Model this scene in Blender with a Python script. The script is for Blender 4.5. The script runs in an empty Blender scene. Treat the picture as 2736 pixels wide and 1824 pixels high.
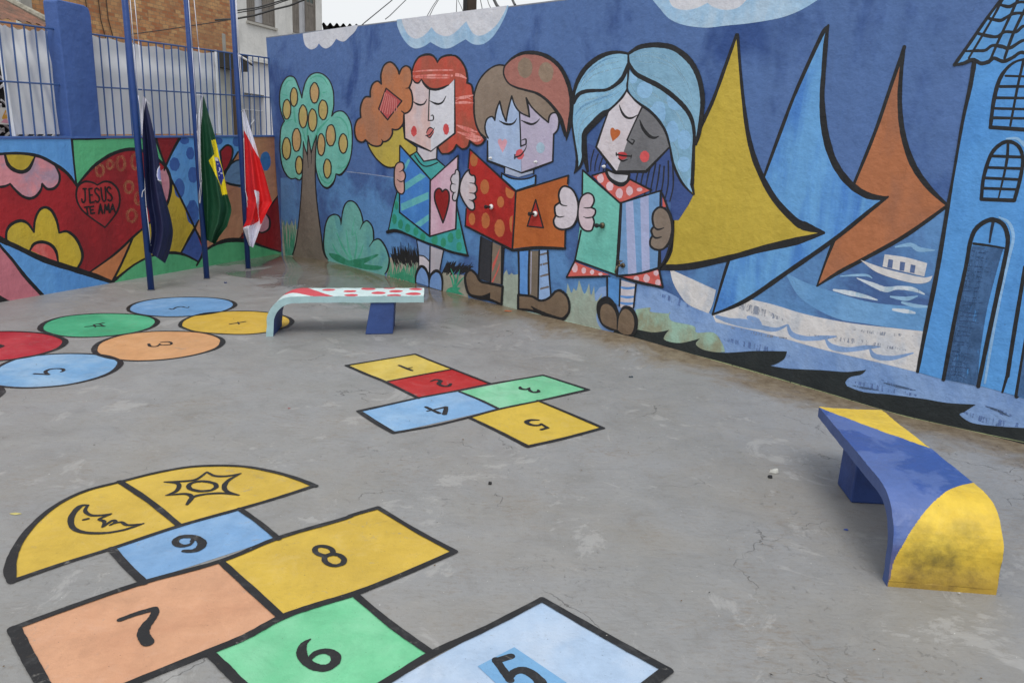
import bpy, math, random
from mathutils import Vector, Matrix
from mathutils.geometry import tessellate_polygon
random.seed(7)
SC = bpy.context.scene
COL = SC.collection
# ---------------------------------------------------------------- camera
CH = 2.1                                   # camera height
FPX = 2007.0                               # focal length in photo pixels (2736 wide)
PITCH, ROLL = 0.2462554, 0.0469695
cp, sp, cr, sr = math.cos(PITCH), math.sin(PITCH), math.cos(ROLL), math.sin(ROLL)
vd = Vector((0, cp, -sp)); vu0 = Vector((0, sp, cp)); vr0 = Vector((1, 0, 0))
vr = cr*vr0 + sr*vu0; vu = -sr*vr0 + cr*vu0
cam_d = bpy.data.cameras.new('camera'); cam = bpy.data.objects.new('camera', cam_d); COL.objects.link(cam)
m = Matrix((vr, vu, -vd)).transposed().to_4x4(); m.translation = (0, 0, CH)
cam.matrix_world = m
cam_d.sensor_width = 36; cam_d.lens = FPX/2736*36; cam_d.clip_end = 1000; cam_d.clip_start = .05
SC.camera = cam
# ---------------------------------------------------------------- light
SUN_EL, SUN_AZ = math.radians(58), math.radians(172)      # soft, high, from behind the viewer
SKY_STR, SUN_STR = .14, 1.4
w = bpy.data.worlds.new("World"); SC.world = w; w.use_nodes = True
nt = w.node_tree; bg = nt.nodes['Background']
sky = nt.nodes.new('ShaderNodeTexSky'); sky.sky_type = 'NISHITA'; sky.sun_disc = False
sky.sun_elevation = SUN_EL; sky.sun_rotation = SUN_AZ; sky.dust_density = 6; sky.air_density = 1.5
hs = nt.nodes.new('ShaderNodeHueSaturation'); hs.inputs['Saturation'].default_value = .12
nt.links.new(sky.outputs[0], hs.inputs['Color'])
ov = nt.nodes.new('ShaderNodeMix'); ov.data_type = 'RGBA'; ov.inputs['Factor'].default_value = .8   # cloud layer over the clear sky
ov.inputs[7].default_value = (6.6, 6.8, 7.0, 1)
nt.links.new(hs.outputs[0], ov.inputs[6]); nt.links.new(ov.outputs[2], bg.inputs['Color'])
bg.inputs['Strength'].default_value = SKY_STR
sl = bpy.data.lights.new('sun', 'SUN'); sl.energy = SUN_STR; sl.angle = math.radians(26); sl.color = (1, .975, .94)
so = bpy.data.objects.new('sun', sl); COL.objects.link(so)
sdir = Vector((math.sin(SUN_AZ)*math.cos(SUN_EL), math.cos(SUN_AZ)*math.cos(SUN_EL), math.sin(SUN_EL)))
so.rotation_euler = sdir.to_track_quat('Z', 'Y').to_euler()
SC.view_settings.view_transform = 'Standard'; SC.view_settings.look = 'None'
SC.view_settings.exposure = .1; SC.view_settings.gamma = 1
# ---------------------------------------------------------------- survey: reference frames read off the picture
SRC = dict(A=(0,0,2.94),B=(0,350,2.94),C=(700,100,3.92),D=(700,450,3.92),E=(1200,100,3.36),F=(1150,450,3.1357),G=(1750,0,2.3854),
  H=(1750,500,2.2404),I=(0,700,2.352),J=(900,900,2.94),K=(0,1200,2.352),L=(900,1300,2.352),M=(2100,1050,2.6132),O=(0,0,.85965),
  P=(1040,0,5.88),Q=(0,0,3.92),R=(560,0,4.356),U=(640,720,3.92),Z=(160,428,4.208))
def px(t, x, y):
    a, b, s = SRC[t]; return (a+x/s, b+y/s)
def ray(q): return vr*(q[0]-1368) + vu*(912-q[1]) + vd*FPX
CAM = Vector((0, 0, CH))
class Plane:
    """vertical or level plane; uv() gives the point a survey ray meets, pushed 'off' metres towards the viewer"""
    def __init__(s, p0, n): s.p0 = Vector(p0); s.n = Vector(n).normalized()
    def hit(s, q, off=0):
        v = ray(q); t = (s.n.dot(s.p0+s.n*off-CAM))/s.n.dot(v); return CAM + v*t
GND = Plane((0,0,0), (0,0,1))
g0 = GND.hit(px('O', 648, 586)); g1 = GND.hit(px('H', 1500, 1372))
WD = (g1-g0).normalized(); WN = Vector((WD.y, -WD.x, 0)); WN = -WN if WN.dot(-g0) < 0 else WN
WALL = Plane(g0, WN)                                            # mural wall front
b0 = GND.hit(px('B', 0, 1345)); b1 = GND.hit(px('B', 2190, 965))
LD = (b1-b0).normalized(); LN = Vector((LD.y, -LD.x, 0)); LN = -LN if LN.dot(-b0) < 0 else LN
LOW = Plane(b0, LN)                                             # low wall front
def onL(s, z, off=0): return b0 + LD*s + LN*off + Vector((0,0,z))
def onW(s, z, off=0): return g0 + WD*s + WN*off + Vector((0,0,z))
def sL(P): return (P-b0).dot(LD)
def sW(P): return (P-g0).dot(WD)
# ---------------------------------------------------------------- materials
def lin(c):
    return tuple((v/12.92 if v <= .04045 else ((v+.055)/1.055)**2.4) for v in [x/255 for x in c])
KW, KG = 1.12, .80          # how much brighter the pigment is than it photographs on wall / floor under this light
MATS = {}
def N(nt, t, **kw):
    n = nt.nodes.new(t)
    for k, v in kw.items(): setattr(n, k, v)
    return n
def noise(nt, scale, vec, detail=4, rough=.6, dist=0):
    n = N(nt, 'ShaderNodeTexNoise'); n.inputs['Scale'].default_value = scale; n.inputs['Detail'].default_value = detail
    n.inputs['Roughness'].default_value = rough; n.inputs['Distortion'].default_value = dist
    nt.links.new(vec, n.inputs['Vector']); return n.outputs['Fac']
def ramp(nt, fac, a, b, va=0., vb=1.):
    r = N(nt, 'ShaderNodeMapRange'); r.inputs['From Min'].default_value = a; r.inputs['From Max'].default_value = b
    r.inputs['To Min'].default_value = va; r.inputs['To Max'].default_value = vb
    nt.links.new(fac, r.inputs['Value']); return r.outputs['Result']
def mixc(nt, fac, a, b, mode='MIX'):
    x = N(nt, 'ShaderNodeMix'); x.data_type = 'RGBA'; x.blend_type = mode
    for s, v in ((x.inputs[0], fac), (x.inputs[6], a), (x.inputs[7], b)):
        if hasattr(v, 'links'): nt.links.new(v, s)
        elif isinstance(v, (int, float)): s.default_value = v
        else: s.default_value = (*v[:3], 1)
    return x.outputs[2]
def mathn(nt, op, a, b=0.):
    x = N(nt, 'ShaderNodeMath', operation=op)
    for s, v in ((x.inputs[0], a), (x.inputs[1], b)):
        if hasattr(v, 'links'): nt.links.new(v, s)
        else: s.default_value = v
    return x.outputs[0]
def bump(nt, h, strength, dist, prev=None):
    b = N(nt, 'ShaderNodeBump'); b.inputs['Strength'].default_value = strength; b.inputs['Distance'].default_value = dist
    nt.links.new(h, b.inputs['Height'])
    if prev: nt.links.new(prev, b.inputs['Normal'])
    return b.outputs[0]
def start(name):
    m = bpy.data.materials.new(name); m.use_nodes = True; nt = m.node_tree
    bs = nt.nodes['Principled BSDF']; g = N(nt, 'ShaderNodeNewGeometry'); return m, nt, bs, g.outputs['Position']
def scaled(nt, vec, s):
    mp = N(nt, 'ShaderNodeMapping'); mp.inputs['Scale'].default_value = s; nt.links.new(vec, mp.inputs['Vector']); return mp.outputs[0]
def paint(c, c2=None, kind='wall', amt=.5, sc=1.1, dry=0, rough=.55, lo=.46, hi=.6, streak=True, gain=1., soft=0):
    """brushed paint on plaster (wall) or on cement (floor); c2 = a second coat showing through in patches"""
    key = (c, c2, kind, amt, sc, dry, rough, lo, hi, streak, gain, soft)
    if key in MATS: return MATS[key]
    m, nt, bs, P = start('paint'); k = (KW if kind == 'wall' else KG if kind == 'floor' else 1)*gain
    A = tuple(min(.85, v*k) for v in lin(c)); B = tuple(min(.85, v*k) for v in lin(c2)) if c2 else tuple(v*.68 for v in A)
    seed = random.uniform(0, 40)
    mp = N(nt, 'ShaderNodeMapping'); mp.inputs['Location'].default_value = (seed, seed*.7, -seed)
    mp.inputs['Scale'].default_value = (1, 1, (.55 if streak is True else streak) if (kind == 'wall' and streak) else 1); nt.links.new(P, mp.inputs['Vector']); V = mp.outputs[0]
    f = noise(nt, sc, V, 5, .62, .3)
    base = mixc(nt, mathn(nt, 'MULTIPLY', ramp(nt, f, lo, hi), amt), A, B)
    # brush marks
    br = noise(nt, 9, scaled(nt, V, (1, 1, .18) if kind == 'wall' else (1, .3, 1)), 4, .7)
    base = mixc(nt, ramp(nt, br, .3, .75, 0, .13), base, (.02, .02, .02) if sum(A) > .3 else (.06, .06, .06), 'MIX')
    f2 = noise(nt, 2.6, V, 6, .7)
    base = mixc(nt, ramp(nt, f2, .5, .8, 0, .18), base, tuple(min(1, v*1.5+.03) for v in A))
    if kind == 'floor':
        mo = noise(nt, 5, V, 7, .75, .6); base = mixc(nt, ramp(nt, mo, .50, .66, 0, .30), base, tuple(v*.62 for v in A)); base = mixc(nt, ramp(nt, mo, .46, .34, 0, .25), base, tuple(min(1, v*.85+.12) for v in A))
        d1 = noise(nt, 22, V, 6, .75); d2 = noise(nt, 1.7, V, 3, .5)
        d = mathn(nt, 'MULTIPLY', ramp(nt, d1, .6, .72), ramp(nt, d2, .4, .65))
        base = mixc(nt, mathn(nt, 'MULTIPLY', d, .42), base, (.11, .075, .05))
        wr = mathn(nt, 'MULTIPLY', ramp(nt, noise(nt, 11, V, 8, .8, .8), .60, .635), ramp(nt, d2, .38, .58))
        base = mixc(nt, mathn(nt, 'MULTIPLY', wr, .5), base, (.24, .23, .21))
        sp_ = noise(nt, 95, V, 2, .5); base = mixc(nt, ramp(nt, sp_, .72, .76, 0, .6), base, (.05, .045, .04))
    else:
        d1 = noise(nt, 60, V, 2, .5); base = mixc(nt, ramp(nt, d1, .74, .78, 0, .35), base, (.05, .05, .05))
    nt.links.new(base, bs.inputs['Base Color'])
    bs.inputs['Roughness'].default_value = rough; bs.inputs['Specular IOR Level'].default_value = .35
    if kind == 'floor':
        rr = ramp(nt, noise(nt, 1.3, V, 4), .35, .65, rough-.18, rough+.15); nt.links.new(rr, bs.inputs['Roughness'])
    h1 = noise(nt, 7 if kind == 'wall' else 5, P, 6, .6); h2 = noise(nt, 60, P, 4, .7)
    n1 = bump(nt, h1, .5, .035 if kind == 'wall' else .02); n2 = bump(nt, h2, .28 if kind == 'wall' else .5, .004, n1)
    nt.links.new(n2, bs.inputs['Normal'])
    if dry:
        t = N(nt, 'ShaderNodeBsdfTransparent'); mx = N(nt, 'ShaderNodeMixShader')
        dn = noise(nt, 26, scaled(nt, V, (1, 1, .3) if kind == 'wall' else (1, 1, 1)), 6, .8)
        fa = ramp(nt, dn, dry-(.2 if soft else .05), dry+(.16 if soft else .03), 0, soft or 1); nt.links.new(fa, mx.inputs[0]); nt.links.new(t.outputs[0], mx.inputs[1])
        nt.links.new(bs.outputs[0], mx.inputs[2]); nt.links.new(mx.outputs[0], nt.nodes['Material Output'].inputs['Surface'])
    MATS[key] = m; return m
def plain(name, c, rough=.6, metal=0, var=.25, sc=8, bmp=.2, dist=.003, gain=1.):
    key = (name, c, rough)
    if key in MATS: return MATS[key]
    m, nt, bs, P = start(name); A = tuple(min(.9, v*gain) for v in lin(c))
    f = noise(nt, sc, P, 5, .65); nt.links.new(mixc(nt, ramp(nt, f, .35, .7, 0, var), A, tuple(v*.35 for v in A)), bs.inputs['Base Color'])
    bs.inputs['Roughness'].default_value = rough; bs.inputs['Metallic'].default_value = metal
    nt.links.new(bump(nt, noise(nt, sc*5, P, 4), bmp, dist), bs.inputs['Normal']); MATS[key] = m; return m
# ---------------------------------------------------------------- object helpers
def tag(o, label=None, cat=None, group=None, kind=None):
    if label: o['label'] = label
    if cat: o['category'] = cat
    if group: o['group'] = group
    if kind: o['kind'] = kind
    return o
def empty(name, loc=(0,0,0), label=None, cat=None, group=None):
    o = bpy.data.objects.new(name, None); o.location = loc; o.empty_display_size = .1; COL.objects.link(o); tag(o, label, cat, group)
    return o
def link(name, me, parent=None, label=None):
    o = bpy.data.objects.new(name, me); COL.objects.link(o)
    if parent is not None:
        o.parent = parent
        q = parent; off = Vector((0,0,0))
        while q is not None: off += q.location; q = q.parent
        o.location = (0,0,0)
        me.transform(Matrix.Translation(-off))
    if label: o['label'] = label
    return o
class MB:
    """collects world-space geometry, then links it as one mesh"""
    def __init__(s): s.v = []; s.f = []; s.mi = []; s.m = []
    def mat(s, m):
        if m not in s.m: s.m.append(m)
        return s.m.index(m)
    def add(s, vs, fs, m):
        o = len(s.v); i = s.mat(m); s.v += [Vector(v) for v in vs]
        for f in fs: s.f.append([a+o for a in f]); s.mi.append(i)
    def prism(s, poly, vec, m):                                   # closed poly (3-D, planar) swept by vec
        n = len(poly); a = [Vector(p) for p in poly]; b = [p+Vector(vec) for p in a]
        s.add(a+b, [list(range(n))[::-1], list(range(n, 2*n))]+[[i, (i+1) % n, n+(i+1) % n, n+i] for i in range(n)], m)
    def box(s, o, dx, dy, dz, m):                                  # corner + three edge vectors
        o, dx, dy, dz = map(Vector, (o, dx, dy, dz)); s.prism([o, o+dx, o+dx+dy, o+dy], dz, m)
    def tube(s, pts, r, m, seg=10, caps=True):
        pts = [Vector(p) for p in pts]; n = len(pts); rs = r if isinstance(r, (list, tuple)) else [r]*n
        vs = []; fs = []; u = None
        for i, p in enumerate(pts):
            t = (pts[min(i+1, n-1)]-pts[max(i-1, 0)]).normalized()
            if u is None: u = t.orthogonal().normalized()
            u = (u - t*u.dot(t)).normalized(); w_ = t.cross(u)
            vs += [p + (u*math.cos(a)+w_*math.sin(a))*rs[i] for a in [2*math.pi*k/seg for k in range(seg)]]
        for i in range(n-1):
            for k in range(seg): fs.append([i*seg+k, i*seg+(k+1) % seg, (i+1)*seg+(k+1) % seg, (i+1)*seg+k])
        if caps: fs += [list(range(seg))[::-1], list(range((n-1)*seg, n*seg))]
        s.add(vs, fs, m)
    def build(s, name, parent=None, label=None, smooth=False, bevel=0):
        me = bpy.data.meshes.new(name); me.from_pydata([tuple(v) for v in s.v], [], s.f)
        for m in s.m: me.materials.append(m)
        for i, p in enumerate(me.polygons): p.material_index = s.mi[i]; p.use_smooth = smooth
        me.update(); o = link(name, me, parent, label)
        if bevel:
            b = o.modifiers.new('bevel', 'BEVEL'); b.width = bevel; b.segments = 2; b.limit_method = 'ANGLE'
        return o
# ---------------------------------------------------------------- brush work
def parse(tile, s, w=1.):
    out = []
    for tk in s.split():
        if tk[0] == '@':
            tile = tk[1]
            if len(tk) == 2: continue
            tk = tk[2:]
        sharp = tk.endswith('!'); tk = tk.rstrip('!'); ww = w
        if ':' in tk: tk, a = tk.split(':'); sharp = sharp or a.endswith('!'); ww = float(a.rstrip('!'))
        x, y = tk.split(','); p = px(tile, float(x), float(y)); out.append([p[0], p[1], ww, sharp, SRC[tile][2]])
    return out
def catmull(seg, closed, k=6):
    n = len(seg)
    if n < 3 and not closed: return [list(p[:3]) for p in seg]
    out = []; rng = n if closed else n-1
    for i in range(rng):
        if closed: P = [seg[(i+j-1) % n] for j in range(4)]
        else: P = [seg[max(0, min(n-1, i+j-1))] for j in range(4)]
        for j in range(k):
            t = j/k; r = []
            for c in range(3):
                a, b, c_, d = (P[0][c], P[1][c], P[2][c], P[3][c])
                r.append(.5*(2*b+(c_-a)*t+(2*a-5*b+4*c_-d)*t*t+(3*b-a-3*c_+d)*t**3))
            out.append(r)
    if not closed: out.append(list(seg[-1][:3]))
    return out
def pieces(pts, closed):
    """split at sharp points -> list of smoothed open runs (or one closed run)"""
    idx = [i for i, p in enumerate(pts) if p[3]]
    if closed and not idx: return [catmull(pts, True)], True
    if closed: i0 = idx[0]; pts = pts[i0:]+pts[:i0]+[pts[i0]]
    runs = []; cur = [pts[0]]
    for p in pts[1:]:
        cur.append(p)
        if p[3]: runs.append(cur); cur = [p]
    if len(cur) > 1: runs.append(cur)
    return [catmull(r, False) for r in runs], False
BLACK = (30, 31, 34)
GW = .72
class Fig:
    STEP = .000014
    def __init__(s, plane, base, kind=None):
        s.pl = plane; s.o = base*(1 if plane is GND else .45); s.b = MB(); s.kind = kind or ('floor' if plane is GND else 'wall')
    def mt(s, c):
        if isinstance(c, bpy.types.Material): return c
        if isinstance(c, dict): return paint(kind=s.kind, **c)
        return paint(c, kind=s.kind)
    def fill(s, tile, c, path, jit=0):
        pts = parse(tile, path); rs, cl = pieces(pts, True)
        poly = []
        for r in rs: poly += (r if cl else r[:-1])
        s.poly([(p[0], p[1]) for p in poly], c)
    def poly(s, poly, c):
        P3 = [Vector((p[0], p[1], 0)) for p in poly]; tri = tessellate_polygon([P3])
        s.o += s.STEP; vs = [s.pl.hit(p, s.o) for p in poly]
        s.b.add(vs, [list(t) for t in tri], s.mt(c))
    def ell(s, tile, c, cx, cy, rx, ry, w=0, rot=0, oc=BLACK, jit=.03):
        pts = []
        for k in range(28):
            a = 2*math.pi*k/28; j = 1+random.uniform(-jit, jit)
            x, y = rx*math.cos(a)*j, ry*math.sin(a)*j
            pts.append(px(tile, cx+x*math.cos(rot)-y*math.sin(rot), cy+x*math.sin(rot)+y*math.cos(rot)))
        if c is not None: s.poly(pts, c)
        if w:
            q = [[p[0], p[1], w, False, SRC[tile][2]] for p in pts]; s.run(q, True, SRC[tile][2], oc)
    def run(s, pts, closed, sc, c):
        """ribbon along pts; wall: width in tile pixels, floor: width in metres"""
        n = len(pts); s.o += s.STEP; m_ = s.mt(c)
        if s.pl is GND:
            ctr = [s.pl.hit(p, s.o) for p in pts]; xy = [(v.x, v.y) for v in ctr]; ws = [p[2]*GW for p in pts]
        else: xy = [(p[0], p[1]) for p in pts]; ws = [p[2]/sc*(1.15 if s.pl is LOW else 1) for p in pts]
        L = []; R = []
        for i in range(n):
            a = xy[(i-1) % n] if closed else xy[max(0, i-1)]; b = xy[(i+1) % n] if closed else xy[min(n-1, i+1)]
            dx, dy = b[0]-a[0], b[1]-a[1]; l = math.hypot(dx, dy) or 1e-9; nx, ny = -dy/l, dx/l
            h = ws[i]/2*random.uniform(.93, 1.07)
            L.append((xy[i][0]+nx*h, xy[i][1]+ny*h)); R.append((xy[i][0]-nx*h, xy[i][1]-ny*h))
        P = (lambda q, k=0: Vector((q[0], q[1], s.o+k*1e-7))) if s.pl is GND else (lambda q, k=0: s.pl.hit(q, s.o+k*1e-7))
        vs = [P(q, i) for i, q in enumerate(L)]+[P(q, i) for i, q in enumerate(R)]; rng = n if closed else n-1
        fs = [[i, (i+1) % n, n+(i+1) % n, n+i] for i in range(rng)]
        s.b.add(vs, fs, m_)
        if not closed:
            for e, o_ in ((0, 1), (n-1, n-2)):
                dx, dy = xy[e][0]-xy[o_][0], xy[e][1]-xy[o_][1]; a0 = math.atan2(dy, dx); h = ws[e]/2
                arc = [(xy[e][0]+h*math.cos(a0+t), xy[e][1]+h*math.sin(a0+t)) for t in [math.pi*(k/6-.5) for k in range(7)]]
                s.b.add([P(q, e) for q in arc], [list(range(7))], m_)
    def line(s, tile, w, path, c=BLACK, closed=False):
        pts = parse(tile, path, w); sc = pts[0][4]
        for p in pts:
            p[2] = p[2]*(sc/p[4]) if s.pl is not GND else p[2]
        rs, cl = pieces(pts, closed)
        for r in rs: s.run(r, cl, sc, c)
    def both(s, tile, c, w, path, oc=BLACK):
        s.fill(tile, c, path); s.line(tile, w, path, oc, True)
    def done(s, name, parent, label=None):
        return s.b.build(name, parent, label)
#SETTING
# ================================================================ ground
zc = []                                                     # how high the floor rises along the foot of the mural wall
for t, x, y in (('D',-160,905),('D',205,905),('D',690,965),('D',1250,1112),('D',1890,1282),('F',1110,1272),('F',1690,1408),('H',500,1078),('H',1000,1224),('H',1500,1372),('H',2209,1525)):
    P = WALL.hit(px(t, x, y)); zc.append((sW(P), P.z))
zc.sort()
def zfoot(s_):
    if s_ <= zc[0][0]: return zc[0][1]
    for (a, za), (b, zb) in zip(zc, zc[1:]):
        if s_ <= b: return za+(zb-za)*(s_-a)/(b-a)
    return zc[-1][1]
def gz(P):
    d = max(0, (P-g0).dot(WN)); s_ = (P-g0).dot(WD)
    f = max(0, 1-d/1.1); f = f*f*(3-2*f)
    dl = (P-b0).dot(LN)                                       # keep the flank along the low wall level
    return max(0, zfoot(s_))*f*min(1, max(0, (dl+.05)/.4))
b = MB()
m, nt, bs, P = start('cement_floor')
def dotn(v, p0):
    s1 = N(nt, 'ShaderNodeVectorMath', operation='SUBTRACT'); nt.links.new(P, s1.inputs[0]); s1.inputs[1].default_value = p0
    s2 = N(nt, 'ShaderNodeVectorMath', operation='DOT_PRODUCT'); nt.links.new(s1.outputs[0], s2.inputs[0]); s2.inputs[1].default_value = v
    return s2.outputs['Value']
dW = dotn(WN, g0); dS = dotn(WD, g0)
n1 = noise(nt, .55, P, 5, .6, .4); n2 = noise(nt, 3.2, P, 7, .7, .6); n3 = noise(nt, 30, P, 5, .7); n4 = noise(nt, 140, P, 2, .6)
col = mixc(nt, ramp(nt, n1, .38, .62), (.23, .23, .226), (.26, .263, .268))
col = mixc(nt, ramp(nt, n2, .50, .70, 0, .35), col, (.32, .315, .305))
col = mixc(nt, ramp(nt, n2, .46, .3, 0, .35), col, (.15, .145, .135))
col = mixc(nt, ramp(nt, n3, .54, .72, 0, .42), col, (.15, .13, .105))
tm = noise(nt, 24, scaled(nt, P, (.35, 1.6, 1)), 6, .8, .4)
col = mixc(nt, ramp(nt, tm, .54, .68, 0, .30), col, (.14, .13, .115))
col = mixc(nt, ramp(nt, tm, .42, .30, 0, .35), col, (.36, .355, .34))
tn = noise(nt, .7, P, 6, .7, .6); sep = N(nt, 'ShaderNodeSeparateXYZ'); nt.links.new(P, sep.inputs[0])
col = mixc(nt, mathn(nt, 'MULTIPLY', ramp(nt, tn, .45, .65, 0, .42), ramp(nt, sep.outputs['Y'], 7.5, 4, .35, 1)), col, (.25, .225, .185))
# pale worn patches
pw = noise(nt, 1.5, P, 8, .72, .9)
col = mixc(nt, ramp(nt, pw, .57, .61, 0, .5), col, (.37, .365, .355))
# rusty brown scuffs
rs_ = noise(nt, 1.1, P, 6, .75, .5); sf = noise(nt, 14, scaled(nt, P, (1, 2.5, 1)), 6, .8)
col = mixc(nt, mathn(nt, 'MULTIPLY', ramp(nt, rs_, .5, .62), ramp(nt, sf, .48, .6, 0, .4)), col, (.17, .12, .07))
# grime band along the mural wall
edge = noise(nt, 1.6, P, 6, .7, .7)
band = ramp(nt, mathn(nt, 'SUBTRACT', dW, mathn(nt, 'MULTIPLY', edge, 1.5)), -.12, -.55)
bandc = mixc(nt, ramp(nt, noise(nt, 9, P, 5, .8), .4, .62), (.215, .165, .10), (.12, .078, .035))
col = mixc(nt, mathn(nt, 'MULTIPLY', band, .85), col, bandc)
green = mathn(nt, 'MULTIPLY', ramp(nt, dW, .75, .1), mathn(nt, 'MULTIPLY', ramp(nt, dS, 5.0, 3.0), ramp(nt, noise(nt, 4, P, 4), .45, .6)))
col = mixc(nt, mathn(nt, 'MULTIPLY', green, .5), col, (.075, .085, .04))
# specks
col = mixc(nt, ramp(nt, n4, .74, .77, 0, .7), col, (.05, .045, .04))
w4 = noise(nt, 70, scaled(nt, P, (1, 1, 1)), 1, .5, .1)
col = mixc(nt, ramp(nt, w4, .79, .80, 0, .9), col, (.65, .65, .63))
# hairline cracks
vo = N(nt, 'ShaderNodeTexVoronoi'); vo.feature = 'DISTANCE_TO_EDGE'; vo.inputs['Scale'].default_value = 1.3
wv = N(nt, 'ShaderNodeTexNoise'); wv.inputs['Scale'].default_value = 5; wv.inputs['Detail'].default_value = 6; nt.links.new(P, wv.inputs['Vector'])
wa = N(nt, 'ShaderNodeVectorMath', operation='MULTIPLY_ADD'); nt.links.new(wv.outputs['Color'], wa.inputs[0]); wa.inputs[1].default_value = (.35,.35,.35); nt.links.new(P, wa.inputs[2])
nt.links.new(wa.outputs[0], vo.inputs['Vector'])
ck = mathn(nt, 'MULTIPLY', ramp(nt, vo.outputs['Distance'], .006, .001), ramp(nt, noise(nt, .9, P, 3), .54, .6))
col = mixc(nt, mathn(nt, 'MULTIPLY', ck, .6), col, (.05, .047, .043))
# chipped skin
ch = mathn(nt, 'MULTIPLY', ramp(nt, noise(nt, 13, P, 8, .85, 1.0), .60, .63), ramp(nt, noise(nt, .8, P, 2), .50, .60))
col = mixc(nt, mathn(nt, 'MULTIPLY', ch, .22), col, (.10, .095, .09))
# wet film
wet = mathn(nt, 'MULTIPLY', ramp(nt, mathn(nt, 'SUBTRACT', dW, mathn(nt, 'MULTIPLY', noise(nt, 1.0, P, 5, .6, .5), 4.3)), -.45, -.85), ramp(nt, dS, 7.2, 5.2))
col = mixc(nt, mathn(nt, 'MULTIPLY', wet, .45), col, (.075, .062, .042))
nt.links.new(col, bs.inputs['Base Color'])
rg = ramp(nt, n2, .3, .7, .40, .62)
mr = N(nt, 'ShaderNodeMix'); nt.links.new(wet, mr.inputs[0]); nt.links.new(rg, mr.inputs[2]); mr.inputs[3].default_value = .06
nt.links.new(mr.outputs[0], bs.inputs['Roughness']); bs.inputs['Specular IOR Level'].default_value = .45
q1 = bump(nt, mathn(nt, 'ADD', n2, mathn(nt, 'MULTIPLY', tm, .35)), .5, .018); q2 = bump(nt, n3, .45, .004, q1); q3 = bump(nt, mathn(nt, 'MULTIPLY', mathn(nt, 'ADD', ck, ch), -1), .6, .006, q2)
inv = ramp(nt, wet, 0, 1, 1, .12)
for nd in nt.nodes:
    if nd.bl_idname == 'ShaderNodeBump': nt.links.new(mathn(nt, 'MULTIPLY', inv, abs(nd.inputs['Strength'].default_value)), nd.inputs['Strength'])
nt.links.new(q3, bs.inputs['Normal'])
CEMENT = m
# floor of the yard: fine strip by the wall, coarse elsewhere (one sheet)
vs = []; fs = []; ss = [-60, -8, -2] + [-1+.25*i for i in range(52)] + [14, 20, 80]
ds = [-60, -6, -.5, -.02] + [.1*i for i in range(0, 13)] + [1.6, 3, 6, 12, 80]
for d in ds:
    for s_ in ss:
        Q = g0 + WD*s_ + WN*d; vs.append((Q.x, Q.y, gz(Q) if d > -.03 else (gz(g0+WD*s_) if d > -.1 else 0)))
for i in range(len(ds)-1):
    for j in range(len(ss)-1):
        a = i*len(ss)+j; fs.append([a, a+1, a+1+len(ss), a+len(ss)])
b.add(vs, fs, CEMENT); tag(b.build('ground', smooth=True), kind='structure')
# ================================================================ mural wall
WT = WALL.hit(px('O', 1000, 39.5)).z
tl = WALL.hit(px('O', 611, 88)); tr = WALL.hit(px('O', 1310, 0)); slope = (tr.z-tl.z)/(sW(tr)-sW(tl))
bl = WALL.hit(px('O', 650, 590)); SR = 13.5
def ztop(s_): return tl.z+slope*(s_-sW(tl))
wall = empty('mural_wall', onW(0, 0), 'tall blue mural wall with painted children, sailing boats, tree and tower', 'wall')
SKYP = paint((78, 108, 160), (44, 74, 132), amt=1., sc=.85, lo=.52, hi=.62)
b = MB(); e0 = onW(sW(bl), -.3); e1 = onW(SR, -.3); e2 = onW(SR, ztop(SR)); e3 = onW(sW(tl), ztop(sW(tl)))
b.prism([e0, e1, e2, e3], -WN*.18, SKYP)
b.build('wall_face', wall)
b = MB(); b.prism([e3+Vector((0,0,.001)), e2+Vector((0,0,.001)), e2+Vector((0,0,.016)), e3+Vector((0,0,.016))], -WN*.178, plain('mortar', (120,125,135), .9, gain=1.3)); b.build('wall_cap', wall)
SEA = paint((88, 133, 184), (62, 88, 140), amt=.85, sc=1.0, lo=.47, hi=.6, streak=False)
f = Fig(WALL, .0015)
f.fill('D', SEA, "195,100! 420,95! 890,35! 1380,95! @F 235,200! 1240,470! @H -50,300! 960,300! 1745,120! 1740,400! 1600,860! 1560,1300! 0,1050! @F 1000,1500! @D 1900,1500! 600,1100! 205,1000!")
f.line('D', 6, "890,35 1130,62 1380,97", paint((165,172,188),dry=.42,sc=8))
BEI = paint((158, 163, 150), (125, 140, 130), amt=.6, sc=2.5)
f.done('painted_sea', wall)
# clouds
PALE = paint((150, 185, 215), (175, 198, 218), amt=.8, sc=2.5); WHT = paint((206, 207, 214), (190, 194, 206), amt=.5, sc=2.2)
f = Fig(WALL, .002)
f.fill('R', WHT, "1085,395! 1095,470 1120,540 1180,578 1240,555 1272,508! 1310,550 1360,566 1420,530 1475,455! 1520,480 1570,483 1630,430 1690,370 1735,290!")
f.done('painted_cloud', wall, 'small white painted cloud above the fruit tree')
f = Fig(WALL, .002)
f.fill('P', PALE, "118,312! 130,420 200,580 290,700 370,755 440,765 550,730 645,665! 760,730 850,765 960,755 1080,690 1200,620! 1300,690 1400,708 1500,685 1620,590 1720,450 1800,300 1850,180 1875,88!")
f.fill('P', WHT, "190,302! 230,430 300,550 400,610 500,590 600,510 665,430! 740,520 860,570 960,560 1060,490 1150,400 1210,340! 1260,440 1320,530 1420,565 1540,520 1680,400 1780,250 1830,150 1850,92!")
f.done('painted_cloud', wall, 'white painted cloud with pale blue rim above the curly haired child')
f = Fig(WALL, .002)
f.fill('G', PALE, "-20,-5! 30,55 90,120 180,160 320,178 450,165 600,150 780,120 900,80 1000,25 1060,-20 1100,-90! -60,-100!")
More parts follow.
